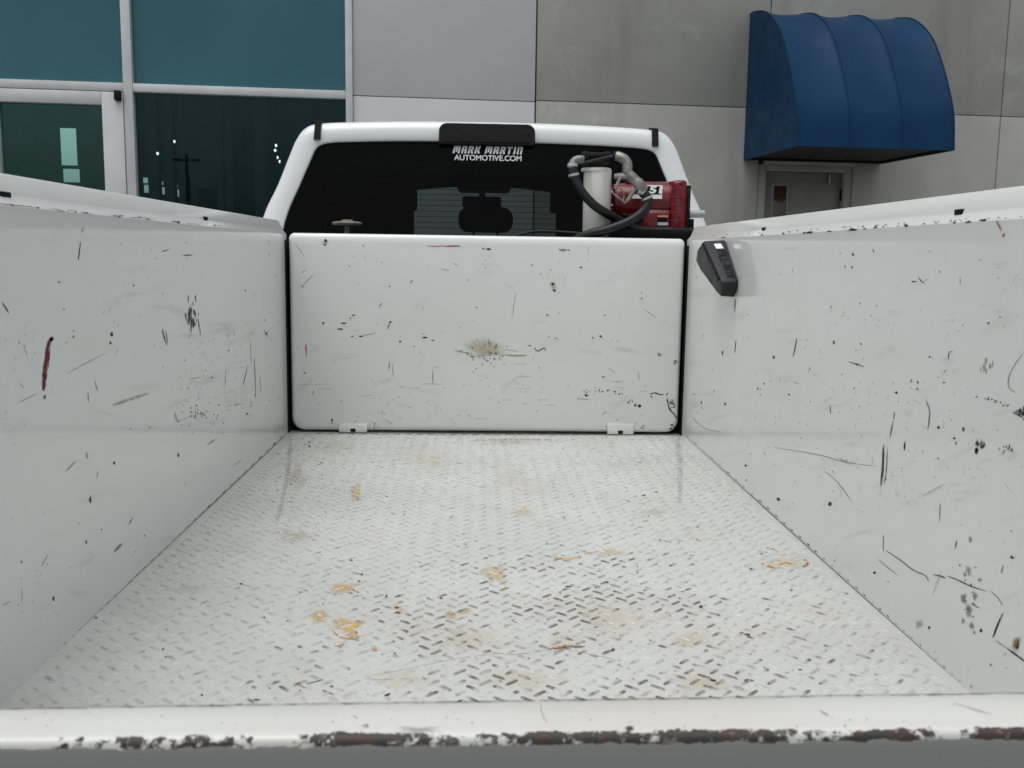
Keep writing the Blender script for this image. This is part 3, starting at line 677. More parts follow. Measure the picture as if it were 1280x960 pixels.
mk.line(PL, [(218, 515), (222, 528)], 6, TN, .6, 1.0)
mk.line(PL, [(282, 508), (306, 504)], 1.2, TN, .7)
for k in range(26): mk.blob(PL, random.gauss(247, 13), random.gauss(519, 5), .8, 1.2, DG, .8)
lw = lambda u, v: v < 540 + (360 - u) * .95 - 4 and v > 262 + u * .1
scatter(mk, PL, 150, 2, 352, 270, 860, lw); scatter(mk, PL, 130, 230, 354, 400, 545, lw)
for k in range(34):                                                    # chips along the top crease
    u = random.choice((random.uniform(2, 180), random.uniform(60, 300))); v = 254.5 + u * .1035 + random.gauss(0, .8)
    if random.random() < .55: mk.blob(PL, u, v, random.uniform(.8, 3.2), random.uniform(.6, 1.5), random.choice((BK, BR, DG)), .95)
    else: mk.line(PL, [(u, v), (u + random.uniform(4, 16), v + random.uniform(.4, 1.6))], random.uniform(.6, 1.4), random.choice(((.22, .05, .07), BR, DG)), .7)
mk.line(PL, [(0, 254.5), (15, 256), (40, 258.5)], 1.6, (.25, .05, .08), .9)
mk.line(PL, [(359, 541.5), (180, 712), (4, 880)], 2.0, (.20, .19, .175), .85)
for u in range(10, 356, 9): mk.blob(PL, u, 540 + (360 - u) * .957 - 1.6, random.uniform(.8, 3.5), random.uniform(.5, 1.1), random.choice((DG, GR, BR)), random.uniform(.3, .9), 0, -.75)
mk.build('paint_marks', wl)

# right wall
PR = lambda u, v: onX(u, v, HW - .0006)
mk = Marks()
for u, v, a, b in ((1210, 277.5, 7, 1.6), (1228, 275.3, 7, 1.6), (1132, 282, 3.8, 1.8), (1066, 287, 11, 1.5), (1011, 290.8, 6, 1.4), (1094, 284.3, 3, 1.4), (1036, 289.2, 4, .9), (979, 292, 1.6, 1.2), (1192.5, 278.3, 1.8, 1.1), (1153, 280.3, 1.5, .9), (1170, 279, 1, .7), (1104, 283, 1.5, 1), (905, 296.5, 4, .7), (1122, 282.5, 1.4, .9), (1005, 291, 2, 1), (1081, 285.8, 2.2, 1), (952, 293.6, 1.6, .9)):
    mk.blob(PR, u, v, a, b, BK, 1, 0, -.08)
for k in range(40):
    u = random.uniform(890, 1278); mk.blob(PR, u, 296.6 - (u - 862) * .0632 + random.gauss(0, .7), random.uniform(.6, 2.4), random.uniform(.4, .9), random.choice((BK, DG, BR, GR)), .9)
mk.line(PR, [(1245, 276), (1249, 283), (1252, 289)], 3.6, PK); mk.blob(PR, 1254.5, 294, 1.8, 3.4, (.33, .06, .10))
mk.line(PR, [(1139, 352), (1146, 352)], 2.4, (.06, .01, .02)); mk.line(PR, [(1148, 346), (1151, 351), (1155, 353.5)], 1.8, RD); mk.line(PR, [(1155, 352), (1160, 348)], .8, PK, .7)
for k in range(9): mk.blob(PR, 1224 + random.gauss(0, 3), 556 + random.gauss(0, 4), random.uniform(1.6, 3.4), random.uniform(2, 5), BK)
for k in range(9): mk.blob(PR, 1280 + random.gauss(0, 3), 515 + random.gauss(0, 6), random.uniform(1.6, 3.4), random.uniform(2, 5), BK)
for k in range(8): mk.line(PR, [(1266 + random.uniform(-3, 6), 511 + random.uniform(-3, 10)), (1279, 515 + random.uniform(-5, 9))], 1.2, BK, .9)
for k in range(16): mk.blob(PR, random.uniform(1246, 1266), 557 + random.uniform(0, 12), .8, 1.6, BK, .9)
for k in range(14): u = random.uniform(1218, 1262); mk.blob(PR, u, 494 + (u - 1218) * .3 + random.gauss(0, 1.2), random.uniform(.6, 1.6), .9, BK, .9)
mk.line(PR, [(1104, 556), (1103.5, 580), (1101, 609)], 5, DG, .95); mk.line(PR, [(1109, 558), (1108, 585), (1105, 606)], 1.3, DG); mk.line(PR, [(1116, 526), (1112, 549)], 1.8, DG); mk.line(PR, [(1118, 514), (1117, 524)], 1.2, DG)
mk.line(PR, [(1157, 500), (1162, 514), (1161, 526), (1159.5, 537)], 1.3, BK); mk.line(PR, [(1131, 551), (1130, 564)], 2.4, BK); mk.line(PR, [(1186, 440), (1185, 449)], 1.4, DG); mk.line(PR, [(1186, 440), (1191, 439)], 1, DG)
for k in range(14): u = 1232 + random.gauss(0, 3.5); v = 455 + random.gauss(0, 5); mk.line(PR, [(u, v), (u - 1, v + random.uniform(4, 9))], random.uniform(.6, 1.5), GR, .8)
mk.line(PR, [(1279, 441), (1268, 456), (1261, 471), (1261, 485), (1271, 491)], 1.4, GR, .8)
for u, v, a, b in ((1139, 476, 1.4, 3), (1147, 478, 1.2, 2), (1146.5, 486, 1.6, 1.6), (1120, 491, 2.4, 1.8), (1180, 478, 2.2, 1), (1162, 446, 1.6, 1.2), (1235, 404, 2.4, 1.8), (1250, 396, 1.6, 1.2), (1173, 534, 2.4, 2.6), (1204, 537, 1.8, 3.4), (1193, 548, 1.6, 1.6), (1195, 554, 1, 2.5), (1172.5, 573, 1.2, 2), (1127, 589, .9, 1.5), (967, 446.5, 1.8, 3), (1042, 428, 1.6, 2.6), (1012, 461, 1.4, 2.6), (903, 441, 1, 4), (947, 486, 1, 2), (1066, 318, 2, 2), (1056, 333, 1, 2), (1065, 334, 1.4, 1.4), (1076, 430, 1, 2), (1174, 340, .6, 2), (1162, 314, 1, 1), (986, 493, 1, 1.4), (906, 505, 1.5, 1.5), (1161, 784, 1.6, 3), (1226, 788, 2, 3.6), (1238, 831, 1.2, 2), (1258, 835, 1, 1), (1264, 664, 1.2, 1.2), (1265, 697, 3, 2), (1093, 716, 1.8, 1.8), (1110, 727, .8, 1.2), (1214, 858, 1, 2), (955, 480, .8, 1.8), (973, 624, 2.4, 2.4), (1037, 630, 2.6, 3), (933, 600, 1.2, 1), (932, 582, 2, 2)):
    mk.blob(PR, u, v, a, b, BK if a > 1.3 else DG, .95)
for pts, wd, c in (([(1107, 688), (1125, 700), (1142, 713), (1156, 719), (1161, 727)], 1.5, DG), ([(1165, 718), (1175, 720), (1182, 723)], 3.0, BK), ([(1184, 720), (1197, 725), (1214, 733), (1233, 739)], 1.8, BK), ([(1238, 739), (1247, 747), (1253, 757)], 1.4, DG), ([(1254.5, 764), (1246, 783), (1241, 797)], 3.6, BK), ([(1245, 801), (1258, 810)], 1.4, DG), ([(1258, 810), (1269, 818), (1281, 827)], 3.2, BK),
                   ([(1097, 699), (1108, 708), (1123, 720)], .9, GR), ([(1196, 675), (1193.5, 686)], 1.5, DG), ([(1254, 706), (1251, 717)], 1.2, DG), ([(1104, 668), (1104, 690)], 1.0, DG), ([(1214, 755), (1224, 760)], 1.4, DG),
                   ([(967, 559), (1025, 569), (1058, 578), (1096, 583)], 1.0, GR), ([(1029, 588), (1046, 602), (1065, 628)], .8, GR), ([(1175, 628), (1174, 653)], 1.7, GR), ([(996, 422), (994, 433), (991, 446)], 1.5, DG), ([(1200, 346), (1200, 356)], 1.2, DG), ([(1091, 311), (1092.5, 316)], 1.4, DG), ([(1037, 505), (1038, 518)], 1.2, GR), ([(990, 477), (1000, 480)], 1, GR), ([(1048, 572), (1060, 579)], 2.0, TN), ([(920, 425), (918, 442)], 1.4, DG), ([(919, 372), (918, 390)], 2.2, GR)):
    mk.line(PR, pts, wd, c, .95)
mk.line(PR, [(1060, 452), (1070, 455), (1081, 459)], 2.2, RU, .9); mk.blob(PR, 1071, 455.5, 2.6, 1.2, BK)
for u, v, a, b in ((1211, 712, 5, 9), (1204, 748, 5, 8), (1218, 745, 4, 7), (1211, 764, 6, 9), (1215, 783, 5, 6), (1204, 776, 4, 5), (1213, 674, 4, 6), (1206, 718, 3, 4), (1224, 725, 4, 4)): mk.blob(PR, u, v, a, b, (.20, .20, .195), .8, 1.0)
for k in range(14): mk.blob(PR, random.gauss(1211, 6), random.gauss(745, 28), random.uniform(.8, 2), random.uniform(.8, 2.2), DG, .7)
mk.blob(PR, 1270, 804, 10, 13, RU, .9, 1.0); mk.blob(PR, 1271, 806, 4, 6, BR, .9); mk.blob(PR, 1150, 780, 9, 6, TN, .7, 1.0, -.7); mk.line(PR, [(1150, 622), (1183, 604)], 5, TN, .4, 1.0); mk.line(PR, [(1178, 712), (1165, 745)], 5, TN, .35, 1.0)
mk.line(PR, [(864, 520), (880, 535), (905, 541)], 2.0, GR, .5, 1.0)
rwk = lambda u, v: v < 541 + (u - 853) * .9 - 4 and v > 304 - (u - 862) * .06
scatter(mk, PR, 190, 866, 1279, 310, 860, rwk); scatter(mk, PR, 240, 866, 1240, 430, 640, rwk)
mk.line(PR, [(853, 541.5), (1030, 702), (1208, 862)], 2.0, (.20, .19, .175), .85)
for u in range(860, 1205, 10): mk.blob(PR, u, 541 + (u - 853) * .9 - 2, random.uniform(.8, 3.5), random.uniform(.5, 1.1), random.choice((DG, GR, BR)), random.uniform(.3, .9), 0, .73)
mk.build('paint_marks', wr)

# bulkhead door
PB = lambda u, v: onY(u, v, YF - .0006)
mk = Marks()
for u, v, a, b, c in ((407, 301, 2.6, 2.6, BK), (406, 306, 1.6, 2, BR), (611, 311.5, 3.6, 1.6, BK), (604, 311, 1.6, 1, BR), (704, 312.5, 3.2, 1.1, BR), (711, 313, 1.4, 1, BK), (700, 312, 1.2, 1, BK), (726.5, 334, 2.2, 1.2, BK), (691, 355, 2.4, 1.8, BK), (693, 363, 2.4, 2, BR), (586, 350, 1.4, 1.2, DG), (802, 373.5, 1.6, 1.2, BK), (802, 366, .8, 1.2, DG), (596, 384, 2.4, 1, GR), (404, 404, 1.4, 2.4, BK), (429, 404, 4.2, 1.2, BK), (424.5, 411.5, 5, 1, BK), (442, 394, 2.2, 1.2, BR), (438, 398, 1.2, 2, DG), (488, 402.5, 1.8, 1.5, BK), (440, 420.5, 1.8, 1, BK), (451, 420.5, 2.6, 1.2, BK), (500, 427, 1.8, 1.6, BK), (518, 433, 1, .8, DG), (531, 422, 3.4, 1.3, BK), (541, 425.5, 2.2, .9, BK), (662, 432, 2.2, 1.4, BK), (686, 421, 1.2, .8, BK), (695, 423, 1.6, .8, DG), (751, 420.5, 2, 1.8, BK), (741, 422, 1.4, 1.2, DG), (754, 471, 2, 1.5, BK), (733, 494, 3.6, 1.6, BK), (760, 488, 2.4, 1.2, DG), (768, 489, 1.6, 1.2, DG), (800, 508, 2.6, 2.2, BK), (794, 507, 2, 1.2, DG), (786, 503, 2, 1.6, DG), (620, 442, 1.8, 1.5, BK), (628, 445, 1.4, 1, DG), (844, 534, 2.4, 2, BK), (840, 531, 1.5, 1.5, BK), (838, 536, 2.4, 1.2, BK), (415, 525.5, 1.8, 2, BK), (415, 529, 1.2, 1, DG), (381, 466, 1.3, 1.6, BK), (378, 358, 1.2, 1.2, DG), (454, 307, 1, 1, DG), (487, 358, 1.2, .8, DG), (684, 394, 1.6, .9, DG), (756, 394, 1.4, .9, DG), (824, 443, 3, 3, GR), (844, 453, 3, 4, GR)):
    mk.blob(PB, u, v, a, b, c)
mk.line(PB, [(532, 307), (545, 308), (556, 307)], 1.8, PK, .7); mk.line(PB, [(554, 308), (565, 307.5), (576, 307.5)], 3, PK, .95); mk.line(PB, [(382, 428), (383, 446)], 2.4, (.45, .05, .09))
for a, b, wd, c in (((474, 384), (477.5, 378), 1.6, DG), ((512, 354), (516, 350), 1.4, DG), ((378, 357), (392, 343), 1, GR), ((368, 303), (381, 321), .8, GR), ((378, 341), (382, 337), 1, DG), ((487, 404), (484, 412), 1.6, BK), ((452, 420), (470, 416), .8, DG), ((541, 462), (541, 479), .9, DG), ((487, 452), (486, 464), 1.1, DG), ((490, 455), (492, 472), 1, GR), ((798, 465), (799, 475), 1, DG), ((760, 459), (768, 466), .8, GR), ((804, 386), (820, 397), .9, GR), ((645, 363), (640, 398), .7, GR), ((566, 328), (573, 333), .8, GR), ((550, 336), (562, 338), 1, GR), ((392, 487), (391, 494), .9, DG), ((482, 525), (490, 530), 1, GR), ((752, 520), (758, 513), 1.2, GR), ((722, 498), (738, 500), 1.5, TN)):
    mk.line(PB, [a, b], wd, c, .9)
for k in range(9): mk.line(PB, [(371 + k * 4.4, 481 - k * .1), (373.5 + k * 4.4, 481 - k * .1)], .8, GR, .9)
mk.blob(PB, 608, 438, 34, 17, (.50, .44, .30), .75, 1.0); mk.line(PB, [(568, 438), (578, 440), (590, 442)], 2.4, TN, .95); mk.line(PB, [(630, 443.5), (645, 444.5), (660, 444)], 5, TN, .8, 1.0); mk.line(PB, [(628, 436), (650, 440)], 3, TN, .6, 1.0)
for k in range(46): mk.blob(PB, random.gauss(607, 12), random.gauss(440, 8), random.uniform(.5, 1.6), random.uniform(.5, 1.2), random.choice((RU, TN, BR, DG, DG)), .85)
mk.line(PB, [(668, 434), (672, 439), (680, 435), (682, 439)], 1.6, BK); mk.line(PB, [(610, 423), (612, 432)], 1.2, DG); mk.line(PB, [(622, 428), (618, 436)], 1.3, DG)
for pts, wd in (([(812, 493), (818, 491), (824, 493), (830, 493)], 2.2), ([(832, 494), (836, 491)], 1.6), ([(834, 497), (835, 504), (837, 511), (842, 517), (847, 524)], 2.6), ([(836, 503), (842, 505), (843, 509), (838, 510)], 1.8), ([(813, 494), (816, 498)], 1.4)): mk.line(PB, pts, wd, BK)
mk.blob(PB, 840, 503, 6, 7, PU, .7, 1.0); mk.blob(PB, 692, 358, 7, 8, TN, .6, 1.0); mk.blob(PB, 406, 303, 6, 5, TN, .5, 1.0); mk.blob(PB, 704, 313, 9, 3, TN, .6, 1.0)
for k in range(24): u = random.uniform(728, 800); mk.blob(PB, u, 489 + max(0, u - 768) * .5 + random.gauss(0, 2), random.uniform(.5, 1.4), random.uniform(.5, 1.1), BK, .9)
for u0, u1 in ((424, 459), (759, 792)):
    for k in range(14): mk.blob(PB, random.uniform(u0 - 2, u1 + 14), random.uniform(524, 536), random.uniform(.5, 1.8), random.uniform(.5, 1), random.choice((DG, GR)), .8)
for k in range(26): mk.line(PB, [(random.uniform(380, 820), random.uniform(480, 532))] * 1 + [(random.uniform(380, 820), random.uniform(480, 532))], .6, GR, 0)
for k in range(22):
    u, v = random.uniform(372, 800), random.uniform(440, 530); mk.line(PB, [(u, v), (u + random.uniform(6, 26), v + random.uniform(-1.5, 1.5))], random.uniform(.5, 1.4), GR, .4)
scatter(mk, PB, 120, 365, 846, 300, 532, vert=False); scatter(mk, PB, 60, 365, 846, 470, 532, vert=False)
mk.build('paint_marks', bh)

# floor
PF = lambda u, v: onZ(u, v, Z(.0005))
mk = Marks()
YE = (.60, .40, .14)
for u, v, a, b, c, al in ((437, 784, 26, 17, YE, 1), (424, 806, 9, 5, OR, 1), (468, 812, 7, 4, OR, .9), (446, 614, 9, 12, YE, .8), (447, 624, 9, 4, OR, 1), (400, 770, 20, 12, YE, .7), (430, 735, 28, 10, YE, .75), (497, 760, 14, 10, (.66, .45, .30), .7), (563, 768, 16, 9, YE, .8), (580, 764, 10, 7, YE, .6), (760, 690, 26, 8, YE, .5), (985, 703, 34, 14, YE, .55), (820, 640, 30, 5, TN, .6), (620, 718, 24, 18, YE, .5), (590, 800, 70, 22, YE, .35), (770, 770, 60, 26, YE, .38), (660, 850, 70, 20, YE, .35), (880, 855, 60, 16, YE, .45), (860, 800, 36, 14, YE, .5), (500, 850, 60, 20, YE, .35), (540, 580, 30, 10, YE, .4), (640, 600, 40, 14, YE, .3), (370, 600, 16, 24, TN, .5), (365, 670, 24, 14, TN, .45), (240, 735, 34, 9, (.50, .47, .40), .5), (640, 552, 60, 5, TN, .7), (420, 560, 50, 10, YE, .35), (780, 580, 50, 14, GR, .22), (700, 800, 40, 16, YE, .3), (655, 640, 20, 10, YE, .4)):
    mk.blob(PF, u, v, a, b, c, al * (.5 if a > 28 else 1.0), 1.0)
mk.line(PF, [(414, 787), (425, 796), (440, 799), (455, 793)], 4, OR, .8, 1.0)
mk.line(PF, [(688, 811), (708, 809), (732, 808)], 8, OR, 1, 1.0); mk.line(PF, [(690, 811), (712, 809), (730, 808)], 4, (.55, .27, .06), .9, .6)
mk.line(PF, [(690, 696), (710, 699), (730, 694)], 6, (.58, .40, .20), .9, 1.0); mk.line(PF, [(728, 693), (752, 688)], 3, OR, .7, 1.0)
mk.line(PF, [(951, 704), (962, 708), (972, 710)], 5, OR, 1); mk.line(PF, [(974, 706), (985, 704), (995, 703)], 5, OR, 1); mk.line(PF, [(1004, 699), (1010, 703), (1004, 709)], 5, (.33, .13, .03), 1); mk.line(PF, [(957, 684), (966, 686), (973, 690)], 2, RU, .8); mk.line(PF, [(972, 694), (984, 693)], 2, YE, .8)
for u, v, a, b in ((497, 760, 5, 2), (498, 766, 4, 1.4), (488, 750, 4, 1.6), (483, 745, 1.6, 1.6), (420, 743, 3, 1.3), (443, 738, 2.4, 1.6), (449, 727, 2, 2), (452, 718, 2, 1.6), (447, 740, 2, 1), (381, 738, 4, 1.2), (375, 740, 2, 1), (439, 700, 2.8, 1.2), (564, 767, 2.8, 2.4), (551, 748, 3, 1.4), (642, 775, 3, 1.4), (445, 790, 1.6, 1.4), (440, 614, 2, 1), (402, 578, 3, 1.2), (387, 553, 3, 1), (387, 558, 2, 1), (795, 620, 3, 1.4), (804, 619, 3, 1.6), (785, 626, 5, .8), (820, 615, 3, .9), (939, 711, 4, 1.2), (640, 730, 3, 1), (645, 777, 3, 1.4), (710, 733, 5, 1), (876, 758, 4, 2), (766, 812, 4, 1.8), (890, 850, 6, 2.4), (935, 793, 5, 2), (845, 803, 5, 1.6), (330, 772, 2, 1), (337, 860, 1.2, 1.2), (485, 868, 5, 2), (575, 876, 5, 1.4), (415, 858, 3, 1.2), (252, 869, 2.2, 1.6), (204, 811, 2.2, 1.2), (207, 821, 1.6, 1.4), (120, 772, 2, 1), (700, 740, 2, 1), (660, 823, 3, 1.2), (935, 850, 6, 2), (1000, 837, 3, 1.4)):
    mk.blob(PF, u, v, a, b, random.choice((BK, BR, BR)), .95, 0, random.uniform(-.4, .4))
mk.line(PF, [(310, 876), (325, 874)], 3, BK, .9); mk.line(PF, [(382, 855), (398, 851), (404, 849)], 1.4, BR, .9); mk.line(PF, [(402, 862), (417, 868)], 2, BR, .9); mk.line(PF, [(370, 854), (382, 860)], 1.5, RU, .9)
for pts, wd in (([(592, 772), (570, 792), (548, 812), (534, 850)], 1.2), ([(452, 845), (500, 838), (560, 825), (622, 817)], 2), ([(520, 790), (545, 785), (570, 793)], 1.6), ([(700, 810), (740, 818), (775, 826)], 1.6), ([(600, 812), (640, 818), (690, 812)], 3), ([(1090, 854), (1130, 862)], 1.6), ([(455, 850), (520, 848)], 3)): mk.line(PF, pts, wd * .6, GR, .4)
for k in range(70):
    u, v = random.uniform(350, 850), random.uniform(546, 640); mk.blob(PF, u, v, random.uniform(.6, 2.6), random.uniform(.4, .9), random.choice((DG, GR, GR, BR)), random.uniform(.3, .9))
for k in range(60):
    u, v = random.gauss(395, 28), random.uniform(546, 615); mk.blob(PF, u, v, random.uniform(.6, 2.2), random.uniform(.4, .8), random.choice((DG, GR)), random.uniform(.4, .9))
for k in range(120):
    u, v = random.gauss(680, 190), random.uniform(640, 870)
    if 360 - (v - 540) * 1.0 < u < 852 + (v - 541) * 1.05: mk.blob(PF, u, v, random.uniform(.6, 2.4), random.uniform(.4, 1.2), random.choice((BK, DG, BR)), random.uniform(.5, 1), 0, random.uniform(-.5, .5))
mk.line(PF, [(363, 545), (360, 590), (345, 660)], 12, GR, .35, 1.0); mk.line(PF, [(846, 545), (850, 580), (850, 630)], 14, GR, .35, 1.0)
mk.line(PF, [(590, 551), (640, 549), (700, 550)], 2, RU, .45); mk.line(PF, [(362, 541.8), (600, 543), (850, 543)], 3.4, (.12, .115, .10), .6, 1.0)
mk.build('rust_stains', flr)

# tailgate top
PT = lambda u, v: onZ(u, v, Z(.3005))
mk = Marks()
tgl = lambda u: 884.5 - u * .0155
mk.line(PT, [(0, tgl(0) + 1), (640, tgl(640) + 1.4), (1280, tgl(1280) + 1)], 2.0, (.16, .15, .135), .8)
for k in range(60): u = random.uniform(0, 1280); mk.line(PT, [(u, tgl(u) + 1.6), (u + random.uniform(8, 40), tgl(u) + 1.4)], random.uniform(1, 2.6), random.choice((DG, GR, BR)), .7)
for pts, wd, c in (([(1024, 887), (1030, 891), (1036, 894)], 2.5, (.22, .18, .17)), ([(676, 880), (678, 893), (684, 903)], 1.2, GR), ([(440, 894), (448, 898)], 2, GR), ([(1190, 878), (1240, 893)], 1.2, GR)): mk.line(PT, pts, wd, c, .8)
mk.blob(PT, 786, 911, 6, 4, DG, .9); mk.blob(PT, 458, 907, 6, 2.4, GR, .8); mk.blob(PT, 520, 911, 40, 5, (.36, .36, .35), .9, 1.0)
for k in range(30): mk.blob(PT, random.uniform(10, 1270), random.uniform(890, 908), random.uniform(.6, 2), random.uniform(.5, 1.2), random.choice((GR, DG, TN)), .6)
mk.build('paint_marks', tg)

# ------------------------------------------------------------------ transfer tank and pump behind the bulkhead
tank = thing('transfer_tank', (0, YF + .33, Z(.0)), 'black fuel transfer tank behind the bulkhead door with weathered filler cap', 'tank')
MB().box((0, YF + .33, Z(.30)), (1.18, .46, .56), None, .02).build('tank_shell', M['blackplastic'], tank)
cp_ = onY(434, 279, 3.14)
MB().lathe([(.008, -.10), (.008, -.008), (.046, -.006), (.049, .0), (.044, .004), (.020, .007), (.016, .011), (.003, .012)], cp_, seg=24).build('filler_cap', M['tan'], tank)

YP = 3.10
def pp(u, v, dy=0.0): return onY(u, v, YP + dy)
def pr(px_, dy=0.0): return px_ / FPX * (YP + dy)
pump = thing('transfer_pump', (pp(800, 296).x, YP, Z(.58)), 'red fuel transfer pump with white filter canister, nozzle and looped black hose', 'fuel pump')
# filter canister
a, b = pp(745, 212), pp(745, 296); r = pr(17.2)
hgt = a.z - b.z
MB().lathe([(r * .9, 0), (r, .004), (r, hgt * .5), (r, hgt - .006), (r * .97, hgt), (r * .90, hgt + .004), (r * .5, hgt + .006), (.004, hgt + .006)], b, seg=28).build('filter_canister', M['filter'], pump, 50)
# pump housing: motor barrel along x, end bell, gearbox lump, labels
c0, c1 = pp(764, 252, .05), pp(840, 252, .05); rb = pr(24, .05); ax = (c1 - c0).normalized(); ln = (c1 - c0).length
barrel = MB().lathe([(rb * .55, 0), (rb * .85, .006), (rb * .92, .02), (rb * .92, ln * .45), (rb * .98, ln * .47), (rb, ln * .5), (rb, ln)], c0, ax, 30).build('motor_barrel', M['red'], pump, 40)
rib = MB()
for k in range(7):
    an = R(200 + k * 24); off = Vector((0, math.cos(an), math.sin(an))) * rb
    rib.box(c0 + ax * (ln * .55) + off, (ln * .8, .005, .005))
rib.build('cooling_rib', M['reddark'], barrel, 0)
def yr(u0, u1, v0, v1, r0, y0, y1, name, mat, bev=.006):
    A_, B_ = pp(u0, v1), pp(u1, v0); o = rrect(A_.x, B_.x, A_.z, B_.z, r0, r0, 4); cx_, cz_ = (A_.x + B_.x) / 2, (A_.z + B_.z) / 2
    k = max(.5, 1 - bev / max(.001, (B_.x - A_.x) / 2)); kz = max(.5, 1 - bev / max(.001, (B_.z - A_.z) / 2))
    return MB().rings([[(cx_ + (p - cx_) * k, y0, cz_ + (q - cz_) * kz) for p, q in o], [(p, y0 + bev, q) for p, q in o], [(p, y1, q) for p, q in o]], True, True, True).build(name, mat, pump, 40)
eb = yr(836, 857, 226, 292, .012, YP - .035, YP + .13, 'end_bell', M['red'], .010)
yr(803, 838, 263, 292, .010, YP - .03, YP + .10, 'gear_housing', M['red'], .010)
yr(857.5, 861, 232, 290, .006, YP - .03, YP + .12, 'gasket_plate', M['alu'], .002)
for u, v in ((838, 229), (853, 229), (840, 287), (855, 287)): MB().lathe([(.006, 0), (.006, .006), (.003, .007)], pp(u, v, -.036) , (0, -1, 0), 8).build('bolt', M['reddark'], eb)
MB().box(pp(858, 237, .02), (.018, .02, .016), None, .003).build('lug_ear', M['red'], eb)
MB().tube([pp(858, 268, .04), pp(880, 267.5, .04)], pr(4.8), 14).build('outlet_pipe', M['zinc'], pump)
MB().box(pp(861, 280, .02), (pr(9), .05, pr(12)), None, .004).build('junction_box', M['black'], pump)
yr(764, 861, 287, 300, .008, YP - .05, YP + .16, 'base_plate', M['black'], .004)
# stickers with printed figures
def stick(u0, v0, u1, v1, mat, dy, name='sticker', par=None):
    A_, B_ = pp(u0, v1, dy), pp(u1, v0, dy)
    return MB().box(((A_.x + B_.x) / 2, YP + dy, (A_.z + B_.z) / 2), (B_.x - A_.x, .0012, B_.z - A_.z)).build(name, mat, par or barrel, 0)
stick(790, 231.5, 828, 248, M['sticker'], -.0262)
stick(792, 233, 827, 242.5, M['blackgloss'], -.0275)
vs, fs = font_mesh('151', 'tmp', .045)
A_, B_ = pp(804, 241.6, -.0288), pp(827, 232.8, -.0288)
MB().add([(A_.x + p * (B_.x - A_.x) + q * .004, YP - .0288, A_.z + q * (B_.z - A_.z)) for p, q in vs], fs).build('sticker_print', M['sticker'], barrel, 0)
lb = stick(822, 269, 835, 282, M['blackgloss'], -.032, 'rating_label', pump)
stick(822, 269.2, 835, 271.4, plain('label_orange', (.6, .25, .15), .4), -.0334, 'label_stripe', lb); stick(822, 278, 835, 281.5, plain('label_grey', (.45, .45, .5), .4), -.0334, 'label_stripe', lb)
# nozzle: handle casting, curved spout, guard, trigger, swivel
nz_ = MB().tube(crom([pp(804, 239, -.09), pp(799, 231, -.09), pp(790, 222, -.085), pp(783, 214, -.08)], 4), [pr(7.0)] * 2 + [pr(7.2)] * 4 + [pr(6.4)] * 4 + [pr(5.6)] * 3, 14).build('nozzle', M['alu'], pump, 50)
MB().tube(crom([pp(784, 216, -.08), pp(784, 205, -.075), pp(779, 198, -.07), pp(771, 195, -.06)], 5), pr(6.0), 14).build('spout_elbow', M['alu'], nz_)
MB().tube([pp(772, 195, -.06), pp(766, 195, -.06)], [pr(6), pr(5)], 12).build('collar', M['black'], nz_)
MB().tube([pp(768, 195, -.06), pp(745, 200, -.05), pp(726, 205, -.04)], [pr(2.2)] * 3, 8).build('spout_tube', M['hose'], nz_)
gd_ = [pp(764, 219, -.08), pp(762.5, 230, -.085), pp(764, 240, -.09), pp(774, 248, -.092), pp(781, 253.5, -.092), pp(785, 250, -.092), pp(795, 234.5, -.09)]
MB().tube(gd_, [pr(1.0)] * 3 + [pr(1.5)] * 2 + [pr(2.6), pr(2.4)], 8).build('trigger_guard', M['alu'], nz_)
MB().tube(crom([pp(776, 221, -.085), pp(772, 229, -.088), pp(769, 236, -.09)], 4), pr(1.9), 8).build('trigger', M['alu'], nz_)
MB().tube(crom([pp(769, 237, -.09), pp(776, 236, -.092), pp(780, 243, -.092), pp(779, 251, -.092)], 4), pr(1.0), 8).build('lever', M['alu'], nz_)
MB().tube([pp(768, 221, -.078), pp(783, 220, -.078)], [pr(3.5), pr(5)], 10).build('valve_cap', M['alu'], nz_)
MB().tube([pp(800, 236, -.09), pp(805, 240.5, -.09)], [pr(6.6), pr(6.6)], 14).build('hose_collar', M['zinc'], nz_)
# hanger bar over the filter, left elbow
hb = MB().box(pp(745, 193.6, -.03), (pr(36), .02, pr(5)), None, .002); hb.box(pp(731.5, 194, -.032), (pr(8), .026, pr(8)), None, .002); hb.box(pp(759, 193.5, -.032), (pr(8), .026, pr(6.5)), None, .002); hb.box(pp(744, 200, -.02), (pr(34), .016, pr(9)), None, .003)
hb.box(pp(745, 205, .01), (pr(22), .03, pr(10)), None, .003); hb.build('hanger_bracket', M['blackplastic'], pump)
el = MB().tube(crom([pp(729, 199.5, -.04), pp(721, 200, -.045), pp(716, 205, -.05), pp(716, 213, -.055)], 5), pr(5.2), 14).build('hose_elbow', M['alu'], pump)
MB().tube([pp(715.6, 205, -.05), pp(715.6, 209, -.052)], pr(6.2), 14).build('elbow_nut', M['zinc'], el)
MB().tube(crom([pp(716, 210, -.055), pp(718, 222, -.06), pp(727, 239, -.07), pp(741, 255, -.075), pp(757, 266, -.07), pp(775, 276, -.05), pp(800, 288, -.03), pp(838, 289, -.03), pp(858, 289, -.02), pp(863, 288, .02)], 7), pr(5.6), 12).build('hose', M['hose'], pump)
MB().tube(crom([pp(803, 240, -.09), pp(809.5, 248, -.095), pp(809, 258, -.1), pp(799, 269, -.105), pp(782, 279, -.108), pp(760, 287, -.108), pp(740, 292, -.10), pp(722, 299, -.08), pp(706, 312, -.06)], 7), pr(5.8), 12).build('hose', M['hose'], pump)
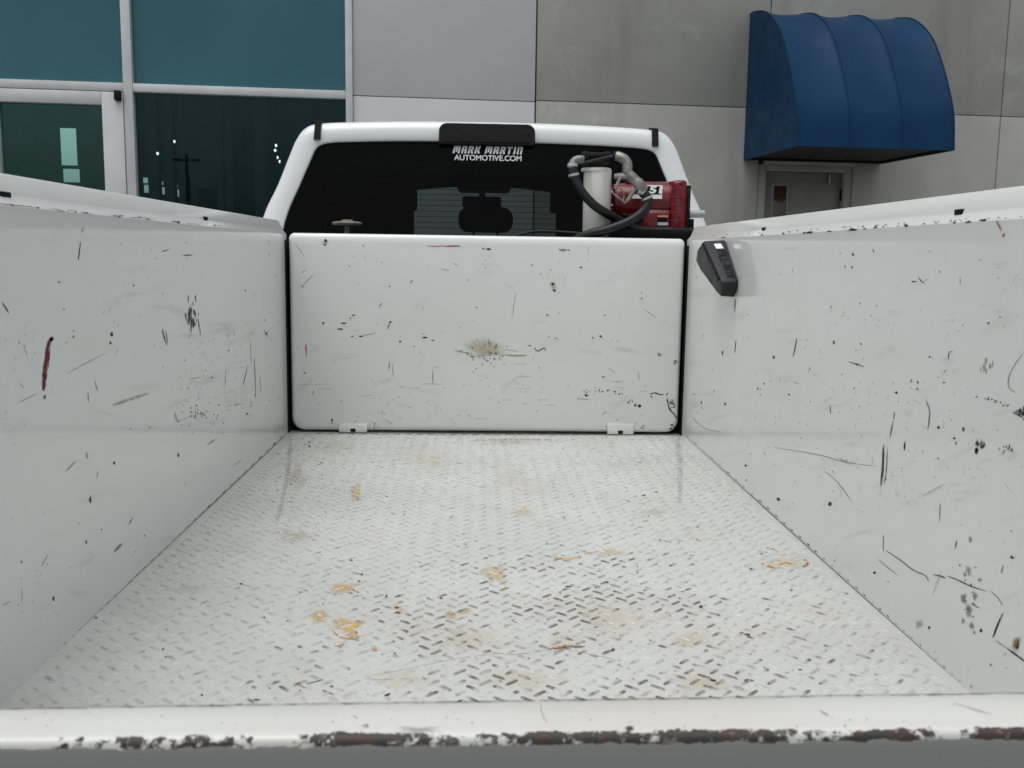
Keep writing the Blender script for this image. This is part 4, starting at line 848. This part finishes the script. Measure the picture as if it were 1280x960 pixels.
MB().tube(crom([pp(728, 292, -.06), pp(700, 290, -.05), pp(672, 289, -.045), pp(655, 292, -.04), pp(640, 297, -.03)], 6), pr(1.7), 8).build('power_cord', M['hose'], pump)

for u, v, u2, v2, dy in ((717, 217, 717.6, 220, -.058), (808, 246.5, 809, 249, -.095)):
    MB().tube([pp(u, v, dy), pp(u2, v2, dy)], pr(6.6), 14).build('hose_clamp', M['zinc'], pump)
MB().lathe([(pr(9), 0), (pr(9), .012), (pr(7), .016), (pr(3), .017)], pp(790, 228, .05), (0, 0, 1), 8).build('fill_plug', M['reddark'], pump)
for k in range(6):
    an = R(20 + k * 60); MB().lathe([(.0055, 0), (.0055, .005), (.002, .0055)], c0 + Vector((-.001, math.cos(an) * rb * .7, math.sin(an) * rb * .7)), (-1, 0, 0), 6).build('bolt', M['steel'], barrel)
for v in (236, 246, 256, 266, 276): MB().box(pp(846.5, v, -.0365), (pr(15), .003, pr(1.6)), None, .0008).build('cooling_fin', M['red'], eb)
MB().lathe([(pr(16), 0), (pr(18.4), .002), (pr(18.4), .010), (pr(16.5), .013)], pp(745, 215.5), seg=28).build('filter_rim', M['filter'], pump)

# ------------------------------------------------------------------ black casing on the right wall
XI, XB = HW - .060, HW - .045
hol = thing('plastic_holster', onX(906, 372, HW), 'tapered black plastic holster with raised lettering on the right bed wall', 'holster')
A1_ = onX(907, 299.5, HW - .001); B1_ = onX(923.5, 352, HW - .001); E1_ = onX(919, 372.5, HW - .001)
A0_ = onX(879, 301, XI); B0_ = onX(902.5, 352, XB); E0_ = onX(901, 371, XB)
F0_ = onX(871.5, 312, XI); G0_ = onX(869.5, 326, XI); H0_ = onX(875, 338, XI); I0_ = onX(897, 367, XB)
def wallside(p): return Vector((HW - .001, p.y, p.z))
L0 = [A0_, B0_, E0_, I0_, H0_, G0_, F0_]; L1 = [A1_, B1_, E1_] + [wallside(p) for p in (I0_, H0_, G0_, F0_)]
bm = bmesh.new(); v0 = [bm.verts.new(p) for p in L0]; v1 = [bm.verts.new(p) for p in L1]
bm.faces.new(v0); bm.faces.new(v1[::-1])
for k in range(7): bm.faces.new((v0[k], v0[(k + 1) % 7], v1[(k + 1) % 7], v1[k]))
bmesh.ops.recalc_face_normals(bm, faces=bm.faces[:])
bmesh.ops.bevel(bm, geom=bm.edges[:], offset=.005, segments=3, profile=.5, affect='EDGES', clamp_overlap=True)
me = bpy.data.meshes.new('holster_shell'); bm.to_mesh(me); bm.free(); me.shade_smooth(); me.set_sharp_from_angle(angle=R(40)); me.materials.append(plain('holster_plastic', (.020, .020, .022), .45, spec=.35, bump=.0004))
hsh = link('holster_shell', me, hol)
nf = (A1_ - A0_).cross(B0_ - A0_).normalized()
if nf.dot(CAM - A0_) < 0: nf = -nf
def fpt(a, b, o):                                                       # a: along the face from top to bottom, b: across from inner edge to wall
    p = A0_.lerp(B0_, a); q = A1_.lerp(B1_, a); return p.lerp(q, b) + nf * o
st_ = MB().add([fpt(.10, .40, .0012), fpt(.10, .72, .0012), fpt(.22, .78, .0012), fpt(.22, .43, .0012)], [(0, 1, 2, 3)]); st_.build('sticker', M['sticker'], hsh, 0)
vs, fs = font_mesh('FILL-RITE', 'tmp', .0)
lt = MB()
lo = [fpt(.27 + p * .66, .86 - (1 - q) * .44, .0016) for p, q in vs]
lt.add(lo, fs); lt.build('raised_lettering', M['blackgloss'], hsh, 0)
gr_ = MB().tube([A0_.lerp(B0_, .08) + Vector((-.0022, .012, 0)), A0_.lerp(B0_, .95) + Vector((-.0012, .012, 0))], .0035, 6); gr_.build('edge_bead', M['blackgloss'], hsh)
